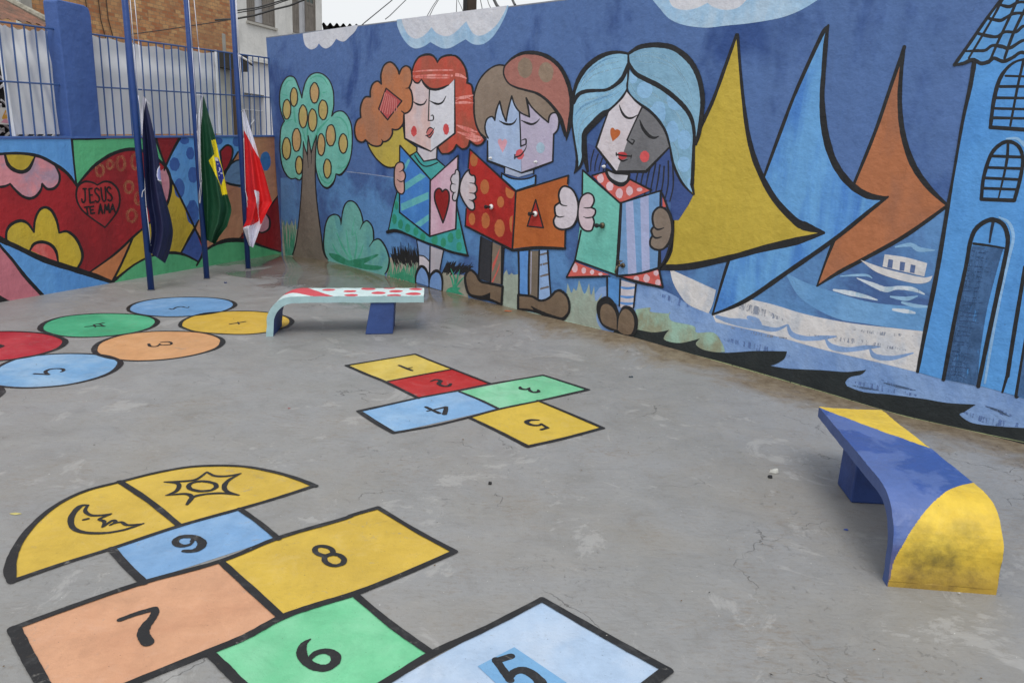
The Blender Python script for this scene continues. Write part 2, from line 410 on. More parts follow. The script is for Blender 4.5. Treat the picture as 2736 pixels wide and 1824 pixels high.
f.fill('G', WHT, "80,-30! 110,40 180,65 260,55 335,20! 380,50 450,65 530,50 590,-5! 600,-80! 60,-90!")
f.fill('G', WHT, "690,-30! 740,-2 800,-3 850,-30 880,-80!")
f.done('painted_cloud', wall, 'painted cloud at the top edge above the sails')
# fruit tree
TEAL = paint((118, 190, 175), (95, 172, 158), amt=.6, sc=1.6); GRN = paint((78, 168, 142), (100, 180, 160), amt=.5, sc=3)
f = Fig(WALL, .0025)
f.fill('C', TEAL, "185,650 190,560 215,480 260,420 305,408 345,430 375,500 400,570 418,635! 430,560 460,460 510,395 580,372 650,395 710,460 745,560 752,680 748,740 730,825! 760,790 810,772 860,785 905,840 935,920 945,1040 940,1180 915,1300 870,1390 820,1435 775,1430! 765,1480 740,1535 690,1577 640,1560 600,1500 570,1400 562,1300! 425,1300! 425,1440 410,1480 390,1495 350,1475! 300,1480 250,1430 210,1340 190,1200 188,1100 195,980 210,920 235,878! 205,800 188,720")
for p in ("480,880:8 476,1000:18 470,1050:6","420,960:6 450,1060:20 470,1130:5","700,855:8 610,950:24 560,1040:18 520,1150:6","585,960:14 575,1060:6","500,440:6 570,405:14 640,425:14 690,500:6","640,580:16 680,572:6","770,835:6 830,850:16 890,930:14 910,1060:6","790,1375:6 880,1350:20 925,1260:6","590,1400:8 630,1490:18 700,1530:14 745,1470:6","215,600:6 262,612:12","212,935:6 255,885:12 320,858:8","230,520:5 270,460:12 320,450:5","330,700:6 345,860:20 360,900:5","620,560:5 600,640:14 598,670:4"):
    f.line('C', 14, p, GRN)
f.line('C', 14, "425,1440 410,1480 390,1495 350,1475! 300,1480 250,1430 210,1340 190,1200 188,1100 195,980 210,920 235,878! 205,800 188,720 184,650 190,560 215,480 260,420 305,408 345,430 375,500 400,570 418,635! 430,560 460,460 510,395 580,372 650,395 710,460 745,560 752,680 748,740 730,825! 760,790 810,772 860,785 905,840 935,920 945,1040 940,1180 915,1300 870,1390:20 820,1440:24 775,1430:12! 765,1480:16 740,1535:22 690,1577:24 640,1560:18 600,1500 570,1400 558,1290 557,1150")
ptree = f.done('painted_tree', wall, 'painted fruit tree with turquoise crown')
f = Fig(WALL, .006)
FR = [(260,755,42,103),(335,627,38,98),(550,583,47,107),(640,760,48,103),(430,830,45,120),(530,867,45,118),(362,1075,46,120),(257,1165,45,115),(388,1340,37,95),(620,1125,40,115),(720,1028,50,113),(850,1113,45,102),(685,1375,40,100)]
for i, (x, y, a, c) in enumerate(FR):
    g = paint((186,168,104), (190,158,98), amt=.7, sc=4) if i not in (2, 6, 9, 10) else paint((194,158,108), (176,164,104), amt=.6, sc=4)
    f.ell('C', g, x, y, a, c, 13)
f.done('fruit', ptree)
TRK = paint((124,114,104), (108,100,92), amt=.6, sc=1.6)
f = Fig(WALL, .008)
f.fill('C', TRK, "432,1090! 445,1150 475,1235! 478,1130 483,1030! 500,1120 515,1215! 540,1120 572,1030! 562,1200 557,1400 @D 560,150 570,300 590,480 620,700 640,870 695,960! 690,1010! 320,960! 325,900! 355,780 380,600 400,400 415,200 420,50 @C 428,1300")
f.line('D', 12, "322,900:16 355,780:14 380,600 400,400 415,200 422,50 @C 428,1300:10 432,1090:8! 445,1150 475,1235! 478,1130 483,1030! 500,1120 515,1215! 540,1120 572,1030! 562,1200 557,1400 @D 560,150 570,300 590,480 620,700 640,850:16 665,920:16 695,960:8")
f.line('C', 7, "475,1235 480,1290 486,1365:4"); f.line('C', 7, "515,1215 518,1270 515,1330:4")
f.done('trunk', ptree)
# corner reeds
REED = paint((62,140,112), (100,160,140), amt=.6, sc=6, dry=.36)
f = Fig(WALL, .003)
f.fill('D', BEI, "205,500! 214,570 222,540! 240,610 262,540! 285,600 312,545! 335,600 350,520! 362,640 375,600! 355,780 322,940! 230,920! 215,850")
for x0, x1, w_ in ((250,218,12),(262,235,14),(270,262,12),(280,285,14),(292,305,14),(300,325,12),(308,345,14),(318,365,12)):
    f.line('D', w_, f"{x0},{905}:{w_*1.2} {(x0+x1)/2+random.uniform(-8,8):.0f},730:{w_} {x1},{random.uniform(530,600):.0f}:4", REED)
f.done('painted_reeds', wall)
# bush
BTL = paint((108,172,164), (84,146,158), amt=.8, sc=1.8)
f = Fig(WALL, .009)
f.fill('D', BTL, "690,960! 655,900 645,800 650,700 665,590 700,510 760,482 810,505 828,560! 845,450 875,370 925,340 985,370 1035,460 1060,565! 1095,548 1140,585 1165,650 1170,750! 1215,735 1260,770 1310,860 1333,960 1315,1060 1290,1105! 1290,1180! 690,1040!")
for p in ("960,990:16 992,800:18 978,665:8","950,990:18 910,850:22 880,645:7","945,990:14 850,830:18 782,675:6","985,985:20 1030,900:18 1060,800:8","930,985:16 800,900:22 735,785:7","990,640:5 945,700:12 955,600:8 975,515:5","1010,990:20 1110,940:22 1205,905:8"):
    f.line('D', 14, p, GRN)
DG = paint((46,128,98), (66,150,128), amt=.7, sc=5)
f.fill('D', DG, "700,890 800,905 900,960 980,950 1080,935 1200,898 1212,915 1110,975 1070,1000 1150,1012 1260,1028 1225,1060 1120,1062 1010,1042 880,1012 760,960")
f.line('D', 15, "695,955:8 660,900 645,800 650,700 665,590 700,510 760,482 810,505 828,560! 826,595:6"); f.line('D', 15, "828,585:8 845,450 875,370 925,340 985,370 1035,460 1060,565! 1025,640:6")
f.line('D', 15, "1058,578:10 1095,548 1140,585 1165,650 1170,750! 1120,822:6"); f.line('D', 17, "1165,758:10 1215,738 1260,770 1310,860 1333,960 1315,1060 1285,1105:8")
f.done('painted_bush', wall, 'turquoise lobed bush with green blades beside the tree')
# tufts by the children's feet
f = Fig(WALL, .004)
BG = paint((160,156,142), (128,138,124), amt=.7, sc=3)
f.fill('D', BG, "1330,930! 1640,945! 1620,1260! 1300,1160!"); f.fill('D', BG, "1890,1080! 1990,1080! 1990,1330! 1890,1300!")
f.fill('F', BG, "85,875! 300,895! 320,1110! 90,1060!"); f.fill('F', paint((150,160,148),(165,178,165),amt=.7,sc=3), "612,895! 622,870 640,850! 655,890 680,875! 700,890 735,885! 735,1220! 590,1180! 605,1000!")
f.fill('F', paint((150,160,148),(160,182,168),amt=.7,sc=3), "1150,960! 1180,1040 1200,1000! 1225,1020 1245,930! 1290,1050 1330,960! 1345,1060 1372,985! 1385,1110 1440,1045! 1420,1120 1390,1240 1420,1330 1500,1400! 1100,1330!")
for k in range(34):
    x = 1345+k*8.2; f.line('D', 14, f"{x:.0f},{860+random.uniform(-50,60)-(40 if 10<k<26 else 0):.0f}:5 {x+18:.0f},{930+random.uniform(-20,30):.0f}:16 {x+45:.0f},{1010+random.uniform(-30,50):.0f}:4", BLACK)
for k in range(26):
    x = 90+k*8.5; f.line('F', 12, f"{x:.0f},{880+random.uniform(-15,25):.0f}:5 {x+25:.0f},{845+random.uniform(-15,20):.0f}:13 {x+60:.0f},{805+random.uniform(-20,25):.0f}:3", BLACK)
for k in range(12):
    x = 1895+k*8; f.line('D', 14, f"{x:.0f},{1080+random.uniform(-10,20):.0f}:4 {x+20:.0f},{1045:.0f}:16 {x+50:.0f},{985+random.uniform(-20,20):.0f}:4", BLACK)
GD = paint((58,145,112), (90,165,135), amt=.6, sc=6, dry=.32)
for k in range(16):
    x = 1320+k*19; f.line('D', 12, f"{x+random.uniform(-20,20):.0f},1170:16 {x:.0f},{1080+random.uniform(-20,30):.0f}:14 {x+random.uniform(-25,35):.0f},{1000+random.uniform(-30,50):.0f}:4", GD)
f.fill('D', GD, "1400,1110! 1470,1080 1540,1110 1600,1150 1600,1210! 1440,1150! 1310,1110!")
GF = paint((60,158,124))
for p in ("195,1000:10 180,930:14 160,895:4","200,1000:10 205,930:16 170,840:4","205,1000:10 225,920:14 245,848:4","210,1000:10 245,950:14 285,905:4"): f.line('F', 12, p, GF)
f.fill('F', GF, "150,1005 200,990 250,1003 235,1025 285,1062! 220,1050 130,1032!")
f.done('painted_grass', wall)
# ---------------------------------------------------------------- sails, boats, waves (right part)
f = Fig(WALL, .003)
f.fill('H', paint((98,148,198),(112,160,205),amt=.8,sc=2), "780,510! 850,640 950,720 1100,790 1250,815 1400,838 1610,862! 1640,720! 1300,690 1050,620 900,570")
WV = paint((196,206,216), (150,182,205), amt=.8, sc=8, dry=.34); PB = paint((130,172,208), (150,185,212), sc=5, dry=.3)
for p in ("1210,545:6 1300,582:26 1380,612:32 1450,602:22 1540,610:26 1612,640:8","1070,615:12 1170,635:30 1260,655:22 1330,675:8","1425,732:14 1500,742:26 1555,752:12"): f.line('H', 20, p, WV)
for p in ("1440,358:10 1530,345:24 1580,372:30 1675,378:6","1110,533:6 1200,527:14 1270,528:14 1300,545:4","1410,655:10 1500,668:26 1570,652:8","1480,690:14 1560,710:22 1640,715:10"): f.line('H', 20, p, PB)
f.fill('H', paint((130,160,205),(100,135,190),amt=.6,sc=2.2), "-420,720! -330,600! -100,560! 100,640 200,700 300,730 400,800 700,880 1000,970 1300,1040 1560,1105! 1730,1150 1950,1190 2209,1265! 2700,1400! 2700,1800! 1000,1350! -420,1000!")
SC2 = paint((92,118,170),dry=.56,sc=9)
for p in ("20,640:10 160,690:50 260,700:14","380,900:10 620,960:40 800,1010:16","850,900:6 1020,960:22 1200,1010:8","1180,1165:8 1350,1200:36 1560,1245:14","1850,1345:10 2000,1400:40 2200,1425:20","1350,1150:6 1500,1205:12 1560,1215:4","1980,1310:6 2080,1350:26 2150,1375:8"): f.line('H', 20, p, SC2)
f.done('painted_water', wall, 'light blue painted shore water with short white waves')
f = Fig(WALL, .0055)
HUL = paint((208,205,205), (170,180,195), amt=.5, sc=5); HB = paint((130,160,205))
f.fill('H', HUL, "345,765! 430,725 540,665! 700,700 900,760 1150,810 1400,840 1605,862! 1590,1000 1562,1105! 1300,1040 1000,970 700,885 365,808!")
f.line('H', 26, "370,775:20 450,800:34 540,815:50 620,835:34 720,852:24 790,825:10", HB); f.line('H', 26, "560,780:24 612,800:30 640,845:16", HB)
f.line('H', 30, "795,825:12 820,880:30 900,905:30 1010,900:26 1085,893:8", HB); f.line('H', 30, "1025,915:14 1060,955:34 1150,972:30 1270,958:26 1345,955:8", HB)
f.line('H', 30, "1290,975:16 1320,1012:32 1420,1022:28 1545,992:8", HB)
SCR = paint((138,146,164),dry=.56,sc=9)
for p in ("470,700:20 600,735:50 760,790:14","900,880:6 1060,905:22 1250,930:30 1500,975:10","1180,850:6 1350,875:20 1560,890:8","420,830:6 620,880:16 800,905:6"): f.line('H', 20, p, SCR)
f.done('painted_hull', wall, 'long white painted hull of the big sailing boat among blue waves')
f = Fig(WALL, .0055)
f.fill('H', HUL, "90,490! 200,540 365,615! 345,700 320,755! 200,702 140,630 105,560")
f.done('painted_hull', wall, 'white painted bow under the yellow sail')
f = Fig(WALL, .0055)
f.fill('H', HUL, "1230,435! 1370,485 1500,518 1610,540 1662,530! 1640,565 1570,577 1450,552 1320,505"); f.fill('H', HUL, "1375,402! 1500,420 1630,455! 1612,535! 1362,475!")
for p in ("1398,430! 1426,436! 1420,487! 1390,480!","1468,445! 1498,450! 1492,502! 1463,498!","1531,462! 1560,468! 1553,516! 1525,510!"): f.fill('H', paint((88,108,150),(60,80,120),sc=9), p)
f.done('painted_motor_boat', wall, 'small white painted passenger boat with three windows')
def sail(name, col, path, strokes, label, base, extra=()):
    g = Fig(WALL, base); g.fill('G', col, path)
    for w_, c, p in extra: g.line('G', w_, p, c)
    for w_, p in strokes: g.line('G', w_, p)
    g.done(name, wall, label)
sail('painted_sail', paint((170,106,70),(148,98,74),amt=.7,sc=2), "1590,295! 1570,450 1560,650 1580,850 1640,1040 1740,1190 1865,1310! @H 1500,290 1250,430 1100,510 970,590! 1020,450 1070,320! @G 1265,1200! 1265,1180! 1400,850 1500,560",
  [(24,"1265,1180:18 1400,850:22 1500,560:22 1590,300:24"), (30,"1588,300:22 1570,450:26 1560,650:30 1580,850:36 1640,1040:40 1740,1190:36 1865,1310:18"), (22,"@H 1750,112:20 1500,290:26 1250,430:24 1100,510:22 970,592:10! 1020,450:14 1075,310:22")], 'orange brown painted sail next to the tower', .004)
sail('painted_sail', paint((100,158,212),(66,122,196),amt=.95,sc=3.2,lo=.44,hi=.62,streak=.16), "1105,165! 1078,450 1065,640 1085,850 1140,1030 1230,1160 1340,1240 1485,1255! @H 1070,320 790,510 540,680 345,760! 400,570 450,420! @G 690,1140! 800,840 900,580 1060,230",
  [(20,"690,1140:16 800,840:22 900,580:22 1060,230:26 1105,165:12"), (34,"1105,162:14 1090,260:28 1075,450:30 1065,640:34 1085,850:44 1140,1030:46 1230,1160:46 1340,1240:44 1440,1262:30 1485,1255:10"), (24,"@H 1395,58:12 1300,130:24 1070,315:26 790,510:28 540,680:26 345,762:12! 400,570:16 450,410:22")], 'light blue painted sail between the yellow and orange sails', .0065)
sail('painted_sail', paint((188,164,62),(172,150,54),amt=.6,sc=1.5), "520,220! 535,400 560,640 600,880 660,1060 760,1250 880,1390 @H 900,260 1010,272! 850,310 640,360 440,410 200,465 30,490! 90,380 108,180! @G 110,1380! 180,1200 245,1000 262,860! 370,650 450,420",
  [(24,"520,222:18 450,420:22 370,640:22 300,790:26 262,880:22"), (26,"527,222:18 540,400:18 565,660:22 600,890:30 660,1080:36 760,1265:40 890,1405:44 @H 900,235:52 1012,272:14"), (30,"@H 1012,275:14 850,322:44 640,370:38 440,425:36 200,475:40 20,480:34"), (22,"180,1200:14 110,1385:20 @H 108,200:18 95,380:20 45,470:24")], 'yellow painted sail beside the blue haired child', .0085)
# black ripples and green bank at the foot
f = Fig(WALL, .0095)
f.fill('F', paint((150,182,165),(140,128,100),amt=.7,sc=3), "1720,1180! 1840,1165 1845,1200 2000,1215 @H 85,750 100,800 230,830 250,870 350,870 400,930 420,985! 250,1000! -30,1000! @F 1720,1450!")
f.fill('H', paint((30,37,40),(44,50,50),sc=1.5), "-230,845! -120,850 -10,868 85,855! 60,885 60,915 150,932 270,905! 245,940 300,975 420,990 600,980 790,982! 775,1025 730,1055 690,1068! 800,1085 1000,1095 1150,1105 1265,1092! 1235,1120 1170,1135 1140,1165 1150,1190! 1250,1225 1400,1240 1600,1265 1750,1290 1920,1300! 1850,1345! 1825,1362 1900,1410 2050,1430 2209,1440! 2700,1500! 2700,1800! 1500,1500! 0,1100! -280,900!")
for p in ("1370,1170:4 1450,1190:14 1560,1215:4","1340,1215:3 1250,1200:12 1180,1185:3","1980,1310:4 2050,1335:14 2120,1370:4"): f.line('H', 8, p, paint((70,90,120),dry=.45))
f.line('F', 9, "590,1150:6 735,1185:12 1000,1240:6 1110,1272:10 1250,1312:16 1400,1345:14 1440,1352:4", paint((176,206,190),dry=.3,sc=9)); f.line('H', 7, "0,940:9 250,1008:5 500,1076:6 1000,1222:4 1500,1370:5 2209,1525:4", paint((150,160,120),dry=.4,sc=9))
f.done('painted_ripples', wall, 'black painted ripples along the foot of the wall')
# ---------------------------------------------------------------- tower
TW = paint((84,148,212),(70,134,202),amt=.6,sc=1.6); HAT = paint((52,84,124),(80,120,170),sc=7,dry=.40)
f = Fig(WALL, .010)
f.fill('G', TW, "2035,400! 2010,550 1960,780 1900,1130 1860,1350! @H 1570,1105! 1730,1150 1950,1190 2209,1262! 2700,1400! @G 2900,1000! 2900,200! 2352,300!")
f.line('G', 28, "2035,400:32 2010,550:28 1960,780:22 1900,1130:18 1865,1330:26 @H 1690,500:28 1620,850:26 1572,1103:20")
f.line('H', 26, "2215,480 2150,870 2110,1130"); f.line('H', 22, "2110,1120:20 2080,1225:14", paint(BLACK,dry=.4)); f.line('H', 28, "2225,900 2165,1250"); f.fill('H', HAT, "2215,960! 2300,960! 2300,1280! 2170,1250!")
f.done('painted_tower', wall, 'light blue painted tower with black outlines')
tower = f
f = Fig(WALL, .012)
f.fill('G', paint((92,152,208),(74,134,200),amt=.6,sc=3), "1905,415! 1960,408 2025,380 2075,405 2120,395 2160,370 2220,395 2280,370 2340,335 2400,360 2500,360! 2800,300! 2800,-200! 2280,-110!")
for p in ("1905,415:14 1965,405:22 2025,382:26 2078,405:26 2125,395:26 2160,372:24 2220,392:24 2280,368:22 2340,335:22 2430,375:22","1985,328:14 2050,325 2105,322 2150,292 2210,298:26 2262,308:22 2352,258 2420,290","2060,215:20 2120,230:26 2180,235 2230,205 2300,205 2352,168 2420,200","2130,120:20 2200,132:24 2240,112 2290,88 2352,88 2420,110","2200,32:18 2260,44:24 2320,15 2400,20",
          "2000,372:14 2150,120:16 2225,-20:18","2130,400:16 2190,260:18 2270,90:18 2320,-20:18","2228,372:18 2290,200:20 2400,-20:20","1908,415:22 1990,300:22 2120,112:20 2215,-15:20 2300,-140:20","2380,350:18 2450,150:18 2520,-50:18"): f.line('G', 20, p)
f.done('painted_roof', wall, 'painted tile roof of the tower')
f = Fig(WALL, .013)
f.fill('G', TW, "2130,812! 2160,640 2200,500 2270,410 2352,378 2430,390 2485,450 2470,835!")
for p in ("2235,485:16 2480,492:16","2200,553:20 2480,552:16","2180,625:20 2478,628:18","2165,692:18 2475,700:18","2150,752:20 2475,758:16","2350,385:20 2310,560:18 2265,800:16"): f.line('G', 16, p, paint(BLACK,dry=.30))
f.line('G', 26, "2138,812:24! 2160,640 2200,500 2270,412:18 2352,380:16 2430,390 2485,450 2470,835! 2138,812!")
f.done('painted_window', wall, 'tall arched painted window under the tower roof')
f = Fig(WALL, .013)
for p in ("2345,900:12 2380,980:14 2370,1080:10",): f.line('G', 14, p, (130,172,214))
f.line('G', 14, "2240,885:10 2310,885:18 2352,930:16", (140,180,216))
for p in ("2150,995 2335,1002","2122,1068 2330,1075","2108,1135 2322,1145","2090,1200 2310,1208","2250,915 2240,1040 2190,1262:10"): f.line('G', 18, p)
f.line('G', 24, "2080,1270! 2095,1130 2140,990 2195,925 2255,903 2318,935 2345,1020 2325,1150 2290,1278! 2080,1270!")
f.done('painted_window', wall, 'middle arched painted window of the tower')
f = Fig(WALL, .013)
f.fill('H', HAT, "1900,350! 2085,368! 2060,450! 1990,720 1945,1000 1930,1190! 1740,1150! 1800,770!")
f.fill('H', paint((58,92,135),(80,120,170),sc=7,dry=.50), "1890,370! 1990,380! 1900,800! 1850,1170! 1745,1150! 1810,770!")
for k in range(26):
    y = 380+k*30; xl = 1885-(y-380)*.19; f.line('H', 5, f"{xl+random.uniform(0,20):.0f},{y:.0f}:4 {xl+70:.0f},{y+random.uniform(-8,16):.0f}:7 {xl+random.uniform(100,150):.0f},{y+random.uniform(0,22):.0f}:3", paint((44,70,110),dry=.5))
f.line('H', 14, "1908,338:16 2000,350 2090,365:10"); f.line('H', 18, "2025,205:20 2012,270:16 2003,330:12", paint((34,40,54),dry=.3))
f.line('H', 20, "2060,180:8 2120,215:20 2145,300:20 2120,420:18 2080,600:16 2020,900:18 1975,1170:14", paint((136,178,218),dry=.33))
f.line('H', 26, "1727,1150:24 1800,760:26 1860,480:24 1890,320:26 1930,240:28 2010,195:28 2080,220:28 2110,290:28 2105,380:26 2050,640:28 1990,920:26 1935,1190:26")
f.done('painted_door', wall, 'arched painted door at the foot of the tower')
# ---------------------------------------------------------------- child with curly red hair (left)
def sub(fig, name, parent, label=None): return fig.done(name, parent, label)
SKP = paint((198,156,146),(188,150,144),amt=.6,sc=4); SKW = paint((203,196,202),(190,188,200),amt=.6,sc=4); SKN = paint((200,190,196),(206,160,150),amt=.6,sc=3)
f = Fig(WALL, .014)
YH = paint((188,168,74),(168,152,80),amt=.5,sc=3)
f.both('C', YH, 15, "1480,930! 1495,1060! 1620,1150! 1622,1200! 1545,1240! 1445,1135! 1442,1330! 1400,1355 1330,1362 1260,1330 1180,1250 1120,1150 1105,1100! 1250,1100! 1365,965!")
RH = paint((186,78,62),(160,84,66),amt=.9,sc=2.5)
f.both('C', RH, 17, "1578,440 1572,360 1600,270 1650,205 1735,178 1800,200 1838,265! 1870,215 1930,190 1990,192 @E 60,170 110,215 150,290 163,370 160,410! 200,430 215,500 222,560 225,690 248,800 290,880 322,920! 290,960 240,970 185,930! 170,980 120,1003 65,965! 40,1010 0,1040 @C 1930,1218 1880,1215 1840,1150! 1900,900! 1700,500!")
LS = paint((226,150,142),(205,95,85),amt=.8,sc=7,dry=.42)
for t, p in (('E',"60,545:8 130,540:30 215,520:8"),('E',"58,590:14 140,585:24 215,590:6"),('E',"62,570:8 130,530:10 200,560:6"),('E',"70,790:10 160,820:30 250,850:10"),('E',"75,850:8 180,880:36 290,900:16"),('E',"150,900:8 240,925:30 300,910:8"),('E',"5,335:20 90,340:30 155,370:10"),('E',"80,800:4 180,850:14 240,870:4")): f.line(t, 16, p, LS)
f.fill('C', paint((212,182,178),(196,190,198),amt=.6,sc=3), "1578,430! 1490,800! 1495,1060! 1770,1200! 1760,520! 1700,400!")
f.fill('C', paint((212,212,220),(196,198,208),amt=.6,sc=2), "1757,500! 1762,900! 1770,1200! @E 52,860! 50,375! @C 1800,520!")
f.line('C', 17, "@C 1490,800:12! 1495,1058:16! 1770,1200:22! @E 52,862:16! 50,375:10!")
f.fill('C', RH, "1575,440! 1572,360 1600,270 1650,205 1735,178 1800,200 1838,265! 1870,215 1930,190 1990,192 @E 60,290! 50,375! @C 1960,500! 1890,545 1820,552 1745,530 1695,480 1670,435! 1640,478 1605,472")
for p in ("1580,362:8 1700,350:16 1850,345:18 2000,345:14","1578,408:14 1720,402:22 1850,398:24 1990,402:20","1590,420:6 1750,425:16 1960,425:14"): f.line('C', 16, p, LS)
f.line('C', 20, "1572,430:14 1572,360:14 1600,270:18 1650,205:20 1735,180:26 1800,202:20 1838,268:10!"); f.line('C', 18, "1838,265:10 1870,218:18 1930,192:24 1985,188:22")
f.line('C', 20, "1578,440:12 1605,474:18 1640,478:18 1670,440:12! 1700,490:24 1750,535:28 1820,548:28 1890,530:24 1955,500:10")
f.line('C', 13, "1755,540:14 1748,700:12 1742,872:12! 1790,868 1796,835 1785,815:12 1768,826:6")
f.line('C', 14, "1582,672:6 1620,698:20 1660,708:20 1700,695:16 1728,648:6"); f.line('C', 14, "1755,665:6 1810,692:20 1855,698:22 1895,675:16 1928,615:6")
f.fill('C', (212,122,118), "1722,1005 1745,960 1775,945 1800,970 1795,1010 1765,1045 1735,1035")
f.line('C', 11, "1722,1000:8 1740,960:12 1765,946:14 1795,962:6"); f.line('C', 11, "1715,1030:10 1755,1022:14 1785,985:12 1808,948:5"); f.line('C', 11, "1728,1035:8 1760,1050:14 1795,1000:6")
f.ell('C', paint((200,76,76),(210,100,98),dry=.3,sc=9), 1592, 985, 30, 55, jit=.1); f.ell('C', paint((198,72,74),(210,100,98),dry=.28,sc=9), 1928, 962, 30, 58, jit=.1)
# left curls in front
f.both('C', paint((184,116,76),(160,116,92),amt=.7,sc=1.6), 18, "1250,490! 1245,400 1265,320 1300,275 1345,260 1390,290 1425,345 1437,385! 1465,325 1510,300 1555,330 1570,400 1565,470 1540,530! 1565,570 1578,660 1565,740 1530,785 1490,800! 1485,830 1480,900 1440,955 1400,970 1365,962! 1365,1010 1340,1060 1300,1090 1265,1095! 1245,1130 1200,1142 1140,1125 1085,1075! 1050,1098 1000,1080 975,1020 972,940 995,870 1035,840! 1030,750 1050,670 1085,625 1135,625! 1135,560 1160,490 1210,460")
f.line('C', 14, "1540,532 1505,535:6"); f.line('C', 16, "1495,800 1460,772:10"); f.line('C', 14, "1270,1095 1250,1068:6")
f.both('C', paint((178,78,78),(165,70,72)), 15, "1300,535! 1465,668! 1315,865! 1222,750!")
for k in range(8):
    t_ = k/8; x = 1240+t_*180; f.line('C', 9, f"{x+50*(1-t_):.0f},{(620-t_*0+40*t_-40*(1-t_) if k<2 else 575+90*t_):.0f} {x-5+20*t_:.0f},{775+75*t_-(160*max(0,t_-.45)):.0f}", (204,128,122))
girl = f.done('painted_child', wall, 'painted child with curly red and orange hair reading a striped book')
f = Fig(WALL, .022)
f.fill('C', SKW, "1625,1148! 1770,1203! 1832,1150! 1828,1272! 1695,1297! 1625,1200!"); f.line('C', 12, "1625,1150! 1625,1200! 1695,1297! 1828,1272! 1832,1150!")
f.both('C', paint((66,158,158),(84,170,166)), 15, "1548,1245! 1620,1197! 1695,1300! 1828,1276! 1920,1355! 1770,1495!"); f.line('C', 14, "1600,1235 1650,1310 1700,1348 1760,1345 1838,1312")
SK = paint((64,160,160),(50,140,150),amt=.6,sc=2)
f.fill('D', SK, "1410,250! 1375,400 1325,650! 1400,640 1520,680 1680,760 @F 60,650 170,690 310,722! 265,520 222,320! 210,505! 5,570! @D 1757,712! 1440,462! 1440,270!")
for x, y, a, c in ((1387,530,24,55),(1450,585,26,50),(1525,625,28,48),(1612,660,26,45),(1685,720,28,45),(1810,745,30,50),(1900,775,28,50),(1408,385,18,50)): f.ell('D', (48,146,116), x, y, a, c, jit=.08)
for x, y, a, c in ((35,602,26,38),(108,622,22,38),(168,580,24,42),(235,552,24,45),(240,655,24,38)): f.ell('F', (52,148,116), x, y, a, c, jit=.08)
f.line('D', 14, "1412,252:14 1375,400:12 1325,645:14"); f.line('D', 22, "1315,665:36 1400,652:38 1520,690:22 1680,762:20 @F 60,655:20 170,698:20 312,730:22"); f.line('F', 14, "222,320:10 265,520:13 312,728:13")
f.fill('D', paint((130,160,205)), "1625,755! 1755,812! 1752,975! 1700,920 1645,908!"); f.fill('D', SKW, "1645,910! 1700,922 1752,972! 1750,1190! 1640,1020!")
f.fill('D', paint((182,174,182),(165,165,175),amt=.6,sc=3), "1768,815! 1900,862! 1862,1070! 1765,1140!")
f.line('D', 12, "1620,750 1640,900 1642,1030"); f.line('D', 14, "1760,815 1752,1130"); f.line('D', 12, "1900,862 1862,1060"); f.line('D', 13, "1645,910 1700,922 1755,975")
f.done('dress', girl, 'turquoise dotted dress and pale legs')
f = Fig(WALL, .024)
for p in ("1748,1235! 1748,1160 1735,1100 1705,1050 1672,1028 1640,1048 1615,1110 1607,1190!","1752,1240! 1755,1150 1785,1095 1825,1075 1868,1098 1890,1170 1885,1278!"): f.fill('D', paint((118,154,206),(100,138,196)), p)
f.line('D', 28, "1610,1200:12 1612,1120:22 1640,1050:30 1672,1025:30 1710,1050:28 1738,1105:24 1750,1170:18 1748,1240:14"); f.line('D', 28, "1752,1180:12 1770,1115:24 1822,1072:34 1868,1100:26 1888,1170:20 1885,1275:14")
f.done('shoes', girl, 'rounded light blue shoes')
f = Fig(WALL, .026)
f.fill('C', paint((66,124,196),(84,144,206),amt=.6,sc=2.5), "1445,1135! 1770,1497! 1757,2080! 1440,1832!")
ST = paint((100,178,182),(84,160,185),amt=.5,sc=4)
for t, p in (('D',"1490,160! 1660,50! 1720,85! 1500,232!"),('D',"1455,370! 1745,245! 1745,322! 1460,447!"),('D',"1600,580! 1745,480! 1745,545! 1660,612!"),('C',"1495,1330! 1535,1268! 1552,1290! 1500,1400!")): f.fill(t, ST, p)
f.fill('D', paint((208,176,192),(198,150,172),amt=.7,sc=2.4), "1770,123! 1757,708! @F 212,508! @E 80,1062!")
f.both('D', paint((140,30,30),(120,24,26)), 17, "1888,245! 1870,215 1840,213 1810,255 1812,340 1850,450 1895,570! 1930,470 1958,350 1958,260 1925,220")
f.line('C', 16, "1445,1132! 1770,1497!"); f.line('D', 17, "1762,120:18 1756,700:20!"); f.line('C', 14, "1443,1135! 1440,1835!"); f.line('D', 18, "1440,460:16! 1757,712:18! @F 210,508:11!"); f.line('D', 14, "1770,123! @E 80,1060:14! @F 212,508:14!")
f.done('painted_book', girl, 'open painted book with blue striped cover and red heart')
f = Fig(WALL, .029)
f.both('C', SKP, 15, "1385,1440 1390,1370 1410,1325 1445,1307 1480,1320 1488,1365 1475,1390! 1498,1425 1502,1465 1488,1500! 1492,1570 1487,1620 1460,1642 1420,1615 1388,1540")
f.line('C', 12, "1475,1390:12 1440,1412:6"); f.line('C', 12, "1488,1500 1450,1512 1415,1487:6")
f.both('F', SKW, 11, "245,85! 238,25 215,12 205,48! 185,55 170,90 180,125! 168,150 172,185 195,205! 185,235 188,262 208,272 225,245 238,170")
f.line('F', 9, "180,128 210,135:5"); f.line('F', 9, "192,205 212,200:5")
f.done('hands', girl)
